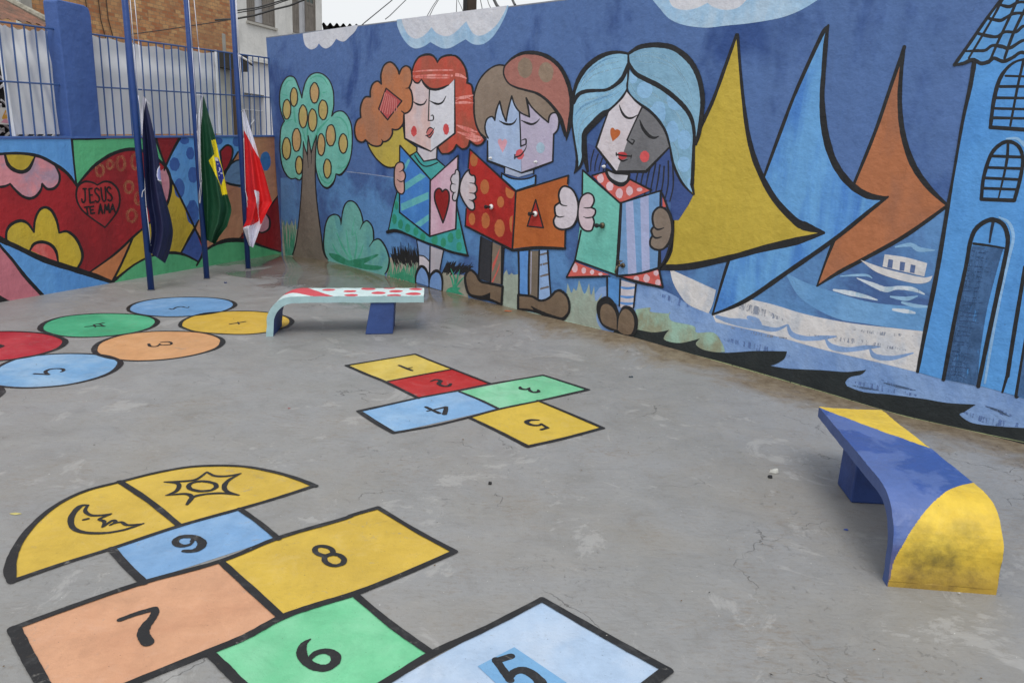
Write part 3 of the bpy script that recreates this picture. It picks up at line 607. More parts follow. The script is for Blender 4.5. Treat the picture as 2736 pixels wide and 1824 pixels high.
# ---------------------------------------------------------------- boy (middle)
f = Fig(WALL, .014)
BRN = paint((140,124,110),(128,112,98),amt=.6,sc=2)
f.both('E', BRN, 15, "500,255! 440,250 370,280 300,345 250,430 222,540 222,680 240,780 280,860 355,920! 500,900! 900,760! 985,700! 985,640 880,500 700,400")
LB = paint((164,184,216),(150,174,212),amt=.6,sc=2.4); LV = paint((180,172,194),(172,162,188),amt=.6,sc=2.4)
f.fill('E', LB, "340,915! 330,860 322,800 340,735 385,712 410,745! 455,575! 510,755! 562,530! 600,610 635,670! 648,1220! 345,1108!")
f.fill('E', LV, "635,660! 645,980! 650,1220! 930,1115! 938,870! 975,825 988,740 965,685 925,680 892,765! 820,700 740,620 692,545! 722,718!")
f.line('E', 15, "350,905 330,860 322,800 340,735 385,712 410,745! 425,650 455,575! 480,680 512,755! 530,650 562,528! 590,610 640,675 722,715! 710,620 692,545! 740,625 820,705 892,765! 900,710 930,680 965,685 985,740 975,825 938,870! 930,1115! 648,1222:24! 345,1108:20! 345,930!")
f.line('E', 15, "722,715 706,620 692,550")
f.line('E', 14, "450,750:6 500,776:20 550,782:20 585,765:14 608,728:5"); f.line('E', 14, "646,745:6 700,770:20 745,780:20 785,762:14 812,732:5")
f.line('E', 14, "632,675:14 640,860:12 643,978:14! 690,960! 688,915:14 652,925:6")
f.ell('E', paint((206,96,102),(190,80,90),sc=8), 635, 1050, 38, 46, jit=.05); f.line('E', 13, "590,1055:14 590,1092:10"); f.line('E', 13, "588,1078:14 640,1060:14 680,1010:10 697,970:5")
f.fill('E', (214,158,172), "478,932! 462,912 442,918 440,950 480,1035! 512,970 520,930 498,912"); f.ell('E', (168,194,214), 820, 992, 38, 50)
f.both('E', paint((164,108,98),(150,100,92),amt=.6,sc=2), 14, "500,255! 560,190 640,145 720,132 820,147 920,192 1000,272 1055,380 1090,500 1098,620 1088,750 1052,905! 1035,830 1000,740 960,660 880,570 790,510 690,475 600,450 530,410 492,340 490,290")
for x, y, a, c in ((682,275,66,92),(870,315,66,90)): f.ell('E', (146,126,108), x, y, a, c, jit=.04)
f.line('E', 34, "505,252:12 560,195:20 640,150:30 720,138:34 820,150:38 920,198:38 1000,275:36 1060,390:38 1092,510:38 1098,640:36 1085,760:40 1052,925:8"); f.line('E', 22, "492,280:12 492,340:12 530,410:14 600,450:18 690,475:20 790,505:24 880,568:26 960,660:30 1005,745:40 1045,880:30")
boy = f.done('painted_child', wall, 'painted boy with brown fringe and reddish cap reading a red and orange book')
f = Fig(WALL, .021)
f.fill('E', paint((172,184,210)), "500,1165! 495,1220! 620,1255! 758,1215! 758,1195! 650,1225!"); f.line('E', 13, "500,1165:12 497,1215:12"); f.line('E', 13, "758,1190:12 757,1225:12")
f.both('F', paint((104,158,216),(120,170,220)), 14, "597,40! 660,78 740,92 820,84 882,58! 878,135! 715,188! 597,82!")
f.fill('F', paint((46,48,54),(60,62,68)), "430,570! 515,615! 505,955! 405,925!"); f.fill('F', paint((130,116,102)), "515,615! 602,655! 592,970! 510,955!")
for p in ("518,870! 560,760! 585,660! 560,720! 520,800!","512,950! 560,850! 585,780! 575,840! 525,955!"): f.fill('F', (196,92,84), p)
f.fill('F', BLACK, "592,650! 622,668! 606,975! 588,972!")
f.line('F', 12, "425,575:18 412,750:16 402,925:12"); f.line('F', 11, "517,615 510,780 503,955")
f.fill('F', paint((88,140,206),(110,160,215)), "740,695! 832,690! 825,1062! 750,1055!"); f.fill('F', paint((124,112,98)), "832,690! 912,690! 900,1095! 828,1062!"); f.fill('F', paint((142,172,214),(120,152,200)), "915,688! 990,688! 1008,1090! 908,1105!")
f.line('F', 7, "845,700 840,1050:4", (180,180,205))
for y in (715, 800, 895, 1000): f.line('F', 18, f"925,{y+8}:16 985,{y-8}:18", paint((112,104,100),dry=.4))
f.line('F', 16, "738,690:18 742,880 740,1065"); f.line('F', 16, "828,690 822,880 822,1060"); f.line('F', 14, "912,690 902,1090"); f.line('F', 14, "982,690:16 995,900:14 1010,1075:14")
f.done('trousers', boy, 'blue scarf and striped trousers')
f = Fig(WALL, .024)
SH = paint((118,100,82),(104,88,74),amt=.6,sc=3)
f.both('F', SH, 20, "290,930 305,872 340,852 385,890 420,945 500,965 605,990! 595,1142! 500,1100 400,1085 320,1045"); f.fill('F', BLACK, "310,1045! 400,1065 450,1060 502,1038! 500,1105! 400,1095!")
f.both('F', SH, 20, "735,1058! 850,1072 920,1107 990,1087 1050,1030 1100,1028 1148,1080 1165,1160 1150,1220 1100,1268 1000,1240 850,1190 735,1180!"); f.line('F', 20, "1145,1225:20 1100,1262:30 1000,1238:36 900,1195:30 845,1155:8"); f.line('F', 14, "1040,1030:12 1085,1022:22 1140,1060:20")
f.done('shoes', boy, 'big brown shoes')
f = Fig(WALL, .026)
f.fill('F', paint((172,40,36),(140,34,32),amt=.7,sc=2), "@E 185,1005! @F 712,195! 688,675! 290,478!")
for x, y, a, c in ((455,155,37,61),(588,282,29,46),(348,423,27,51),(462,437,35,66),(580,502,43,74)): f.ell('F', paint((186,108,62),(172,100,60)), x, y, a, c, jit=.05)
for x, y, a, c in ((222,1100,34,60),(320,1325,35,48)): f.ell('E', paint((186,108,62)), x, y, a, c, jit=.05)
f.fill('F', paint((186,108,62)), "632,155! 630,200 645,240 675,252 695,235 705,200!"); f.fill('F', paint((186,108,62)), "690,395! 668,410 662,460 670,520 680,540!")
f.fill('F', paint((178,98,48),(160,84,40),amt=.7,sc=1.8), "717,197! 1155,68! 1125,668! 900,650 690,672!")
f.both('F', paint((166,46,38)), 13, "882,262! 946,498! 812,484!")
f.line('F', 17, "@E 185,1003:14! @F 716,195:16!"); f.line('F', 15, "716,190:16 703,430:15 686,680:16"); f.line('F', 15, "716,195:13! 1155,60:15! 1150,130:14!"); f.line('F', 14, "1130,500:14! 1126,672:14!"); f.line('F', 30, "1126,672:22 900,664:28 760,680:26 690,688:20"); f.line('F', 20, "690,688:22 500,588:18 292,482:16!"); f.line('F', 13, "292,482! 300,340!"); f.line('E', 14, "185,1003:12! 172,1170:14!")
f.done('painted_book', boy, 'open painted book, red dotted cover left and orange cover right')
f = Fig(WALL, .030)
f.both('F', SKN, 14, "325,10! 290,42 255,110 245,190 270,262 315,330 352,350 370,330 366,290 352,272! 380,250 378,225 368,210! 388,190 388,155 372,128! 378,95 368,62 345,58 328,40")
for p in ("352,272:12 325,264:6","368,210:12 328,206:6","372,128:12 330,122:6"): f.line('F', 11, p)
f.both('F', paint((208,200,206),(200,190,200)), 17, "1135,150 1195,185 1235,280 1232,400 1190,485 1110,512 1050,490 1032,440 1050,395! 1042,355 1045,315 1085,285! 1075,220 1095,165")
f.line('F', 12, "1082,287:14 1105,308:12 1145,314:6"); f.line('F', 12, "1050,393:14 1080,408:12 1120,402:6")
f.done('hands', boy)
# ---------------------------------------------------------------- girl with blue hair (right)
f = Fig(WALL, .014)
HL = []
for k in range(8): x = 1630+k*46; HL.append(f"{x+110-k*8:.0f},{1100+k*12-60*(k>5):.0f}:16 {x+60:.0f},{1230+k*14:.0f}:14 {x+30:.0f},{1400+k*10:.0f}:12")
for k in range(4): x = 1270+k*38; HL.append(f"{x+30:.0f},{1010+k*38:.0f}:12 {x+5:.0f},{1110+k*25:.0f}:12 {x:.0f},{1200:.0f}:10")
f.fill('E', paint((62,84,140),(52,74,128)), "1240,950! 1320,985! 1490,1210! 1975,990! 2060,1250! 2190,1420! 2150,1500! 2060,1640! 1990,1640! 1990,1480! 1700,1330! 1500,1260! 1250,1240!")
for h in HL: f.line('E', 14, h, paint((34,38,52),dry=.25))
HB1 = paint((138,184,212),(120,170,205),amt=.6,sc=3); HB2 = paint((128,170,196),(112,156,186),amt=.6,sc=3)
f.fill('E', HB1, "1608,160! 1530,135 1430,145 1330,190 1230,270 1160,380 1122,490 1108,600 1105,760 1125,900 1148,1060 1152,1160 1122,1220! 1170,1170 1190,1080 1190,950 1205,850 1260,770 1340,700 1430,650 1520,575 1590,490 1605,400 1612,300!")
HLt = paint((166,200,216),(138,184,212),sc=9,dry=.5,soft=.7); HDk = paint((110,158,200),(138,184,212),sc=9,dry=.5,soft=.6)
for p in ("1180,460:4 1250,330:16 1380,250:18 1520,220:8","1200,440:4 1300,340:14 1450,290:14 1560,270:6","1150,600:6 1250,560:16 1400,520:18 1550,420:6","1140,900:4 1150,760:14 1240,640:16 1420,560:12 1560,460:4","1165,1080:4 1160,900:14 1200,760:14 1330,650:8"): f.line('E', 12, p, HLt)
for p in ("1130,700:5 1200,620:18 1330,560:18 1500,500:6","1170,420:4 1260,300:14 1400,200:14 1520,180:4"): f.line('E', 12, p, HDk)
f.fill('E', HB2, "1612,150! 1700,100 1800,85 1900,85 2010,110 2110,180 2180,270 2235,400 2255,560 2245,700 2225,850 2215,960! 2190,760 2130,630 2010,510 1890,430 1760,370 1680,310 1625,240!")
for p in ("1640,160:4 1750,140:5 1900,150:6 2030,230:5 2120,380:4","1640,200:4 1750,225:6 1900,230:8 2050,310:8 2140,450:4","1640,180:4 1800,170:14 1980,230:14 2130,400:12 2200,620:4","1700,300:4 1900,380:12 2060,500:12 2180,640:4"): f.line('E', 8, p, HLt)
SPB = paint((140,184,220),(126,172,214))
f.fill('E', HB2, "1615,290! 1670,345 1760,395 1880,455 2000,545 2105,640 2165,740 2190,870 2185,1100 2178,1300 2180,1395! 2100,1320 2050,1240 2005,1120 1980,980 1945,850 1880,745 1800,660 1720,605 1665,560 1615,480 1598,400!")
for p in ("1625,420:5 1720,560:14 1850,650:16 1950,780:14 2010,950:5","1700,420:4 1850,520:18 2010,640:18 2110,800:14 2160,950:4","1990,900:6 2060,1050:16 2060,1180:14 2140,1340:5"): f.line('E', 12, p, HLt)
for x, y, a, c in ((1757,472,70,75),(1880,640,60,66),(2005,845,56,96),(2112,920,60,90),(2108,1140,58,70)): f.ell('E', SPB, x, y, a, c, jit=.03)
f.fill('E', SPB, "1622,312! 1690,365! 1680,400 1650,415 1625,405!"); f.fill('E', SPB, "1960,505! 2000,545 2060,600 2100,640! 2040,655 1990,640 1960,590"); f.fill('E', SPB, "1850,600! 1800,640! 1850,690 1920,760! 1940,720 1935,640")
f.fill('E', SPB, "2140,1280! 2178,1240! 2180,1390! 2140,1350!")
f.fill('E', paint((206,200,208),(198,186,190),amt=.6,sc=3), "1595,490! 1550,560 1430,668! 1390,780 1320,985! 1490,1205! 1512,1205! 1600,950! 1728,625! 1660,570 1620,510")
f.fill('E', paint((112,112,116),(86,86,90),amt=.9,sc=1.8,lo=.42,hi=.62), "1732,628! 1600,930! 1505,1205! 1765,1200! 1975,988! 1940,870 1880,760 1800,680")
f.line('E', 15, "1430,665:14 1375,820:16 1320,985:20! 1492,1208:26! 1768,1205:28! 1975,990:16!")
f.line('E', 15, "1732,628:16 1660,780:14 1597,922:14! 1645,960:14! 1662,928:12 1632,914:6")
f.line('E', 16, "1528,608:6 1550,670:20 1590,718:22 1640,725:18 1690,698:6"); f.line('E', 20, "1712,742:8 1738,815:26 1790,880:30 1840,903:24 1882,888:6")
f.fill('E', paint((184,98,50)), "1490,832! 1472,812 1450,822 1448,870 1468,935! 1525,885 1537,845 1512,826")
f.fill('E', paint((190,62,66)), "1515,1042 1550,1028 1588,1040 1600,1070 1570,1095 1530,1090"); f.line('E', 13, "1500,1050:14 1560,1062:16 1635,1068:12"); f.line('E', 13, "1518,1085:10 1555,1110:16 1600,1098:8"); f.line('E', 10, "1500,1035 1503,1062"); f.line('E', 10, "1637,1058 1632,1090:6")
f.ell('E', paint((206,80,84),(200,90,90),sc=8), 1755, 1070, 42, 52, jit=.05)
# outlines of the hair
f.line('E', 46, "1608,148:22 1530,135:26 1430,145:38 1330,190:44 1235,268:44 1165,370:40 1125,480:30 1108,600:26 1103,760:18 1120,900:18 1145,1060:22 1145,1160:28 1120,1222:6")
f.line('E', 46, "1122,1222:6 1175,1160:24 1200,1080:22 1205,960:30 1220,860:50 1290,780:54 1380,690:52 1440,650:24 1520,575:20 1590,480:16 1603,400:14 1610,250:22 1608,150:16")
f.line('E', 30, "1215,860:40 1212,1000:52 1225,1100:44 1245,1200:24")
f.line('E', 40, "1118,590:28 1160,515:36 1230,485:36 1320,478:30 1410,472:28 1490,430:34 1560,360:40 1605,240:22")
f.line('E', 46, "1610,148:24 1700,92:40 1800,72:46 1900,72:48 2010,95:50 2120,170:52 2200,270:50 2252,400:46 2275,560:44 2265,700:40 2245,850:40 2215,960:24")
f.line('E', 40, "1615,230:18 1670,322:40 1760,375:44 1880,435:44 2000,520:44 2110,625:42 2175,730:36 2200,860:30 2195,1000:26 2190,1150:32 2183,1300:34 @G 236,1180:24 250,1240:8!")
f.line('E', 18, "1603,490:14 1665,560:18 1720,605:24 1800,660:26 1880,745:26 1945,850:22 1982,980:18 2008,1120:24 2055,1240:24 2110,1330:22 2190,1412:12")
f.line('E', 16, "1597,400:8 1596,440:14 1604,495:10")
hair = f.done('painted_child', wall, 'painted girl with long light blue hair reading a turquoise and striped book')
f = Fig(WALL, .025)
f.both('E', paint((184,184,192),(160,160,168),amt=.7,sc=3), 22, "1412,1185! 1425,1240 1470,1285 1540,1312 1598,1290 1618,1228! 1490,1218!")
CR = paint((202,96,88),(190,84,80)); CD = (226,188,196)
f.fill('F', CR, "1357,60! 1465,28! 1500,92 1560,132 1610,140 1655,108 1668,92! 1850,180! 1590,288!")
for x, y, a, c in ((1425,85,28,38),(1503,150,30,38),(1583,210,30,42),(1668,188,28,40),(1752,178,24,16)): f.ell('F', CD, x, y, a, c, jit=.08)
f.line('F', 16, "1357,60! 1465,28:12! 1500,92:18 1560,135:22 1610,142:22 1655,108:18 1668,90:14! 1850,182:18!")
f.fill('F', CR, "1945,222! 1978,320! 1945,330!"); f.line('F', 14, "1940,205:12 1965,270:18 1990,340:16")
f.fill('F', CR, "1210,782! 1350,838 1500,890! 1300,905 1150,908!"); f.fill('F', CR, "1600,908! 1740,885 1905,835! 1942,990! 1750,945!")
for x, y, a, c in ((1210,835,24,38),(1285,855,20,26),(1355,868,18,20),(1425,885,18,12),(1725,925,24,24),(1810,920,26,34),(1890,875,22,24),(1905,955,22,26)): f.ell('F', CD, x, y, a, c, jit=.1)
f.line('F', 18, "1212,770:16 1140,912:14! 1300,908:20 1500,905:14"); f.line('F', 22, "1580,905:14 1750,955:26 1945,995:20!"); f.line('F', 16, "1912,830:20 1945,992:16")
f.fill('F', paint((86,142,204)), "1490,910! 1592,935! 1582,1150! 1490,1090!"); f.fill('F', paint((204,198,206)), "1600,935! 1722,972! 1702,1165! 1590,1165!")
for y in (1000, 1075, 1130): f.line('F', 18, f"1595,{y-4}:16 1650,{y+4}:22 1710,{y-2}:16", (92,142,206))
f.line('F', 14, "1480,910:16 1482,1085:14"); f.line('F', 14, "1590,930:16 1582,1150:14"); f.line('F', 16, "1722,970:16 1702,1165:14")
f.done('dress', hair, 'red dotted dress and striped stockings')
f = Fig(WALL, .0275)
f.fill('F', BLACK, "1570,1362! 1500,1352 1430,1302 1393,1200 1400,1120 1450,1075 1500,1078 1550,1135 1585,1240"); f.fill('F', BLACK, "1575,1362! 1578,1230 1608,1160 1650,1148 1702,1178 1737,1260 1732,1350 1690,1408 1610,1402")
f.fill('F', SH, "1422,1210 1438,1150 1480,1135 1530,1170 1558,1240 1560,1350! 1500,1330 1440,1290"); f.fill('F', SH, "1568,1352! 1582,1240 1618,1182 1660,1185 1700,1240 1706,1320 1680,1385 1620,1388")
f.done('shoes', hair, 'round brown shoes with black soles')
f = Fig(WALL, .029)
f.fill('F', paint((112,188,174),(94,170,158),amt=.6,sc=2), "1280,20! 1590,292! 1552,890! 1215,765! 1250,500!")
f.fill('F', paint((112,152,196),(100,140,188)), "1602,295! 1935,190! 1905,830! 1740,872 1570,890!")
for p in ("1636,288! 1698,270! 1728,885! 1655,890!","1758,248! 1828,225! 1838,855! 1772,868!"): f.fill('F', paint((164,172,208),(150,162,202)), p)
f.line('F', 16, "1275,15! 1590,292!"); f.line('F', 14, "1275,15! 1272,220!"); f.line('F', 22, "1597,290:24 1580,600:28 1560,890:26"); f.line('F', 16, "1592,290! 1937,185:16!"); f.line('F', 16, "1928,190! 1925,330!"); f.line('F', 20, "1918,690:20! 1912,840:24!"); f.line('F', 18, "1912,835:22 1740,882:18 1560,902:16"); f.line('F', 16, "1555,892! 1215,768!"); f.line('F', 15, "1212,768! 1262,520!")
f.done('painted_book', hair, 'open painted book, turquoise cover left and striped cover right')
f = Fig(WALL, .0315)
f.both('F', paint((204,186,194),(198,176,186)), 15, "1315,207 1358,225 1372,270 1358,310 1345,328! 1380,345 1380,380 1360,408! 1372,450 1362,495 1345,522 1300,522 1262,490 1238,420 1240,320 1265,240")
f.line('F', 11, "1345,328:12 1310,332:10 1285,328:5"); f.line('F', 11, "1360,408:12 1310,414:10 1282,404:5")
f.fill('F', BLACK, "1900,340! 2000,340! 2030,420 2040,560 2000,700 1960,790 1925,830! 1912,700!")
f.fill('F', paint((64,86,140)), "1932,690! 1990,660 1995,650 1965,740 1935,795!")
f.both('F', paint((132,118,106),(120,106,96)), 18, "1922,325 1980,352 2015,425 2024,520 2000,615 1950,675 1890,680 1845,650 1842,600 1862,563! 1850,520 1872,487! 1860,420 1875,360")
f.line('F', 13, "1868,487:14 1905,512:16 1955,498:8"); f.line('F', 13, "1860,562:14 1890,583:16 1935,574:8")
f.done('hands', hair)

# ---------------------------------------------------------------- taps on the mural wall
KN_B = plain('black_plastic', (38,38,40), .45); KN_W = plain('white_plastic', (225,225,225), .4); BRASS = plain('old_brass', (96,84,66), .4, .7)
def tap(t, x, y, kind, label, dark=True):
    P = WALL.hit(px(t, x, y), .03); n = WN; up = Vector((0,0,1)); o = empty('wall_tap', P, label, 'tap', 'taps on the mural wall')
    if kind == 'stub':
        c = KN_W if dark else BRASS
        b = MB(); b.tube([P-n*.004, P+n*.012, P+n*.026], [.036, .034, .022], c, 14); b.build('flange', o, smooth=True)
        b = MB(); b.tube([P+n*.02, P+n*.055-WD*.006, P+n*.075-WD*.01], [.016, .017, .022], KN_B, 12); b.tube([P+n*.075-WD*.01, P+n*.1-WD*.014, P+n*.103-WD*.014], [.026, .026, .016], KN_B, 8); b.build('cap', o)
    elif kind == 'knob':
        b = MB(); b.tube([P-n*.004, P+n*.01], [.02, .018], KN_W, 12); b.tube([P+n*.01, P+n*.03, P+n*.038], [.011, .013, .007], KN_W, 12); b.build('plug', o, smooth=True)
    else:
        b = MB(); b.tube([P-n*.004, P+n*.012], [.03, .026], BRASS, 14); b.tube([P+n*.01, P+n*.05, P+n*.085], [.012, .014, .014], BRASS, 12)
        b.tube([P+n*.08, P+n*.11-up*.01, P+n*.125-up*.04, P+n*.128-up*.075], [.013, .013, .011, .012], BRASS, 12); b.build('spout', o, smooth=True)
        b = MB(); b.tube([P+n*.06, P+n*.062+up*.05], [.008, .008], BRASS, 8); b.tube([P+n*.062+up*.055-WD*.032, P+n*.062+up*.055+WD*.032], [.008, .008], BRASS, 8); b.build('handle', o, smooth=True)
tap('F', 510, 322, 'stub', 'black capped tap with white flange on the red dotted book page')
tap('F', 878, 381, 'stub', 'black capped tap with white flange on the orange book page')
tap('F', 1440, 478, 'stub', 'black capped tap stub on the turquoise book page', False)
tap('F', 1612, 812, 'faucet', 'old metal faucet on the striped book page')
tap('E', 375, 1085, 'knob', 'small white plug at the left jaw of the painted boy')
tap('E', 780, 1119, 'knob', 'small white plug at the right jaw of the painted boy')
tap('E', 1392, 1160, 'knob', 'small white plug by the chin of the blue haired painted girl')
# ================================================================ low wall with its painting
low = empty('low_wall', onL(0, 0), 'low boundary wall painted with a big red heart and flowers', 'wall')
def zl(s): return 1.975+.0385*s
SE = sL(LOW.hit(px('B', 2207, 900)))
S0 = -4.2
b = MB(); RED = paint((158,38,44),(126,34,40),amt=.8,sc=.9)
b.prism([onL(S0, -.3), onL(SE+.05, -.3), onL(SE+.05, zl(SE+.05)), onL(S0, zl(S0))], -LN*.17, RED); b.build('wall_face', low)
BLC = paint((70,100,160))
b = MB(); b.prism([onL(S0, zl(S0)-.012, .012), onL(SE, zl(SE)-.012, .012), onL(SE, zl(SE)+.014, .012), onL(S0, zl(S0)+.014, .012)], -LN*.186, BLC); b.build('wall_cap', low)
f = Fig(LOW, .002); LBL = paint((94,152,212),(78,134,200),amt=.6,sc=1.2); GR = paint((88,172,122),(72,152,108),amt=.7,sc=1.3); YL = paint((190,164,54),(168,146,56),amt=.6,sc=1.2)
f.fill('B', LBL, "-1200,70! 562,62! 585,300 598,425! 530,335 430,262 300,197 150,177 0,190 -200,300 -1200,300!")
f.fill('B', GR, "565,66! 900,62! 1232,58! 1300,270! 1200,195 1100,150 1000,145 880,180 760,260 680,340 605,430! 585,250")
f.fill('B', paint((206,136,144),(168,140,158),amt=1.,sc=3,lo=.44,hi=.6,streak=False), "-60,300! 0,192 40,190! 150,180! 270,205! 350,225 430,268 465,340 462,405 425,448 370,450 332,415! 320,465 280,512 230,528 170,505 110,450 80,415! 40,432 -60,430!")
f.fill('B', YL, "38,188! 62,260 110,303 175,318 230,290 272,205! 150,178!")
f.fill('B', paint((196,168,54),(176,156,64),amt=.6,sc=1.6), "50,870! 55,790 90,735 160,707 220,730 265,795! 275,700 310,625 360,603 410,635 445,710 465,800! 530,792 600,850 643,950 638,1020 600,1085! 460,1040! 230,940!")
f.fill('B', paint((196,84,80),(208,116,110),amt=.8,sc=4), "235,935! 270,885 335,872 400,895 440,950 458,1038!")
f.fill('B', paint((170,52,54),(140,38,46),amt=.7,sc=1.6), "600,520! 610,440 660,402 720,405 765,425! 820,398 880,410 930,470 940,560 910,650 825,755! 700,670 630,600")
RING = paint((190,128,92),(170,80,70),amt=.7,sc=9,dry=.5,soft=.75)
for x, y, a, c in ((785,310,30,42),(865,265,24,32),(950,255,32,54),(1062,240,28,58),(1012,440,32,44),(1085,530,22,46),(1035,665,36,48)): f.ell('B', None, x, y, a, c, w=20, oc=RING, jit=.06)
# stained ring dots stay thin; diagonal band below
f.fill('B', LBL, "-1200,300! 0,860! 880,1185! 880,1250! 335,1400! 150,1150! 0,900!")
f.fill('B', paint((188,112,124),(170,90,104),amt=.7,sc=1.5), "-1200,500! -100,760! 0,895! 150,1060! 332,1290! 300,1400! -200,1500! -1200,1500!")
f.fill('B', BLACK, "-400,1150! 0,1290! 60,1325! 110,1345! 60,1420! -400,1500!")
f.fill('B', paint((190,120,78),(176,104,70),amt=.7,sc=1.6), "1030,860! 960,1030! 882,1180! 700,1110! 900,968!")
f.fill('B', YL, "1342,375! 1530,762! 1420,962! 1320,955 1180,980 1060,1040 890,1180! 960,1030! 1050,830! 1110,790! 1230,650 1320,560")
f.fill('B', paint((130,30,38)), "1232,58! 1412,54! 1300,275!")
f.fill('B', paint((196,138,150),(180,110,130),sc=4), "1300,285! 1338,370 1336,480 1300,565 1290,600! 1240,600! 1240,330!")
f.fill('B', LBL, "1415,54! 1900,45! 1872,170! 1765,355! 1600,700! 1530,762! 1342,375! 1305,280!")
for x, y, a, c in ((1450,78,36,28),(1495,177,32,50),(1372,262,40,54),(1515,345,38,63),(1410,450,42,76),(1512,640,50,98),(1860,85,32,40),(1712,80,38,28)): f.ell('B', paint((56,90,160),(70,110,176),sc=5), x, y, a, c, jit=.06)
f.fill('B', paint((186,134,104),(166,112,86),amt=.8,sc=1.3), "1872,165! 1900,45! 2215,43! 2215,480! 2100,622! 1900,860! 1780,862! 1640,920! 1580,850! 1530,762! 1765,355!")
f.fill('B', paint((104,134,170),(90,120,160),sc=2), "1760,370! 1800,275 1850,238 1895,235 1900,432 1840,425 1785,402")
f.both('B', paint((158,34,48)), 13, "1730,160! 1780,113 1822,132 1825,195 1792,280 1750,335!")
f.ell('B', paint((58,108,168)), 2085, 238, 42, 76, jit=.04)
f.fill('B', paint((136,28,34),(110,26,32),amt=.7,sc=1.5), "2215,480! 2215,950! 2050,905! 1980,850! 2050,700!"); f.fill('B', paint((136,28,34)), "1900,800! 1880,860! 1980,870! 1960,790!")
f.fill('B', paint((196,142,152),(180,110,130),sc=3), "2085,650 2118,695 2112,765 2065,797 2035,790! 2040,700!")
f.fill('B', paint((64,88,154),(52,76,140),sc=2), "1530,765! 1592,930! 1560,1028! 1420,965!")
f.fill('B', GR, "880,1190! 1000,1090 1080,1035 1200,978 1330,958 1420,965 1560,1030! 1630,930 1720,882 1830,860 1950,872 2060,905 2215,950! 2215,1100! 1560,1200! 880,1320!")
# outlines
f.line('B', 22, "-500,420:16 -200,250 -60,190 0,182:18 150,176:20 300,197 430,262 530,335 602,430:14!"); f.line('B', 15, "565,66:18 578,220:13 600,430:15")
f.line('B', 24, "565,64:14 700,62:18 830,62:8")
f.line('B', 24, "603,432:14 680,338:18 760,258:22 880,182:24 1000,146:24 1100,152:22 1200,195:20 1300,280:18 1338,370:20 1338,480:20 1300,600:16 1200,700:14 1060,820:16 900,968:16 700,1112:11")
f.line('B', 15, "40,190:16 62,262:24 110,306:26 175,322:26 230,292:24 273,205:11"); f.line('B', 16, "430,268:10 467,340 463,405 425,450:20 370,455:18 332,415:14! 320,465:16 280,514:20 230,530:20 170,508:18 110,452 80,415:12! 40,434:16 -20,440 -60,432")
f.line('B', 18, "50,880 52,790 90,733:22 160,705:22 220,728:18 267,795:12! 275,700:16 310,622:18 360,600:20 410,632:20 447,710:18 465,800:12! 530,790:18 600,848:20 645,950:20 640,1022:18 600,1088:14!"); f.line('B', 20, "235,938:14 270,886:20 335,872:22 400,895:22 442,950:20 458,1040:11")
f.line('B', 12, "765,425:10! 820,398:14 880,410:15 930,470:14 940,560:12 910,650:12 825,757:10! 700,670:11 630,600:12 600,520:13 610,440:14 660,400:15 720,403:13 765,425:10!")
f.line('B', 46, "-1200,260:60 -400,640:60 0,850:42 120,905:34 350,1012:40 600,1092:38 750,1140:36 880,1187:22"); f.line('B', 24, "-60,820:20 0,900:20 100,1015:20 200,1145:26 332,1288:26"); f.line('B', 18, "1045,835:14 960,1030:16 882,1185:18")
f.line('B', 16, "1225,62:20 1260,170:14 1300,275:14 1342,375:14 1440,570:14 1530,762:14 1580,860:14 1592,900:12"); f.line('B', 16, "1412,56:20 1355,160:16 1300,280:14 1290,310:10"); f.line('B', 16, "1560,700:10 1530,762:16 1480,850:16 1420,962:11")
f.line('B', 18, "885,1185:22 1000,1090:14 1080,1035:14 1200,978:14 1330,957:20 1420,964:20 1490,990:14 1562,1030:12"); f.line('B', 24, "1545,1058:10 1600,965:14 1640,920:16 1720,878:24 1800,858:30 1900,858:30 1980,875:22 2060,905:14 2200,948:10")
f.line('B', 13, "1870,165:12 1800,280:12 1750,360:10"); f.line('B', 14, "1765,402:10 1810,418:16 1870,430:16 1895,430"); f.line('B', 12, "2200,490:8 2130,580:12 2060,680:10"); f.line('B', 12, "1930,800:10 1870,852:8"); f.line('B', 14, "2087,650:8 2118,695:14 2114,765:14 2068,797:12 2035,793:8"); f.line('B', 10, "1760,360:8 1800,275:12 1850,236:12 1890,228:8")
f.line('B', 12, "1590,910:8 1592,960:12 1545,1055:12")
f.done('wall_painting', low)
f = Fig(LOW, .014)
LET = ["262,322 297,320","280,322! 286,400 284,450 270,475 252,466 247,438","360,318! 328,322! 335,400! 340,479! 384,471!","332,396 362,391","440,336 420,316 399,325 396,355 416,384 438,408 445,445 426,470 399,456","462,312 472,400 482,446 500,461 514,446 516,385 509,302","572,320 554,303 534,316 533,345 553,371 578,396 588,430 569,456 541,446",
  "278,530 326,524","301,529! 315,607!","378,519! 338,525! 350,601! 390,593!","345,562 374,557","438,600! 456,496! 479,598!","446,563 472,559","502,595! 509,500! 530,560! 548,493! 556,588!","566,585! 593,496! 621,582!","576,552 608,547"]
for p in LET: f.line('Z', 16, p)
f.done('painted_writing', low, 'black hand painted words inside the small heart outline')
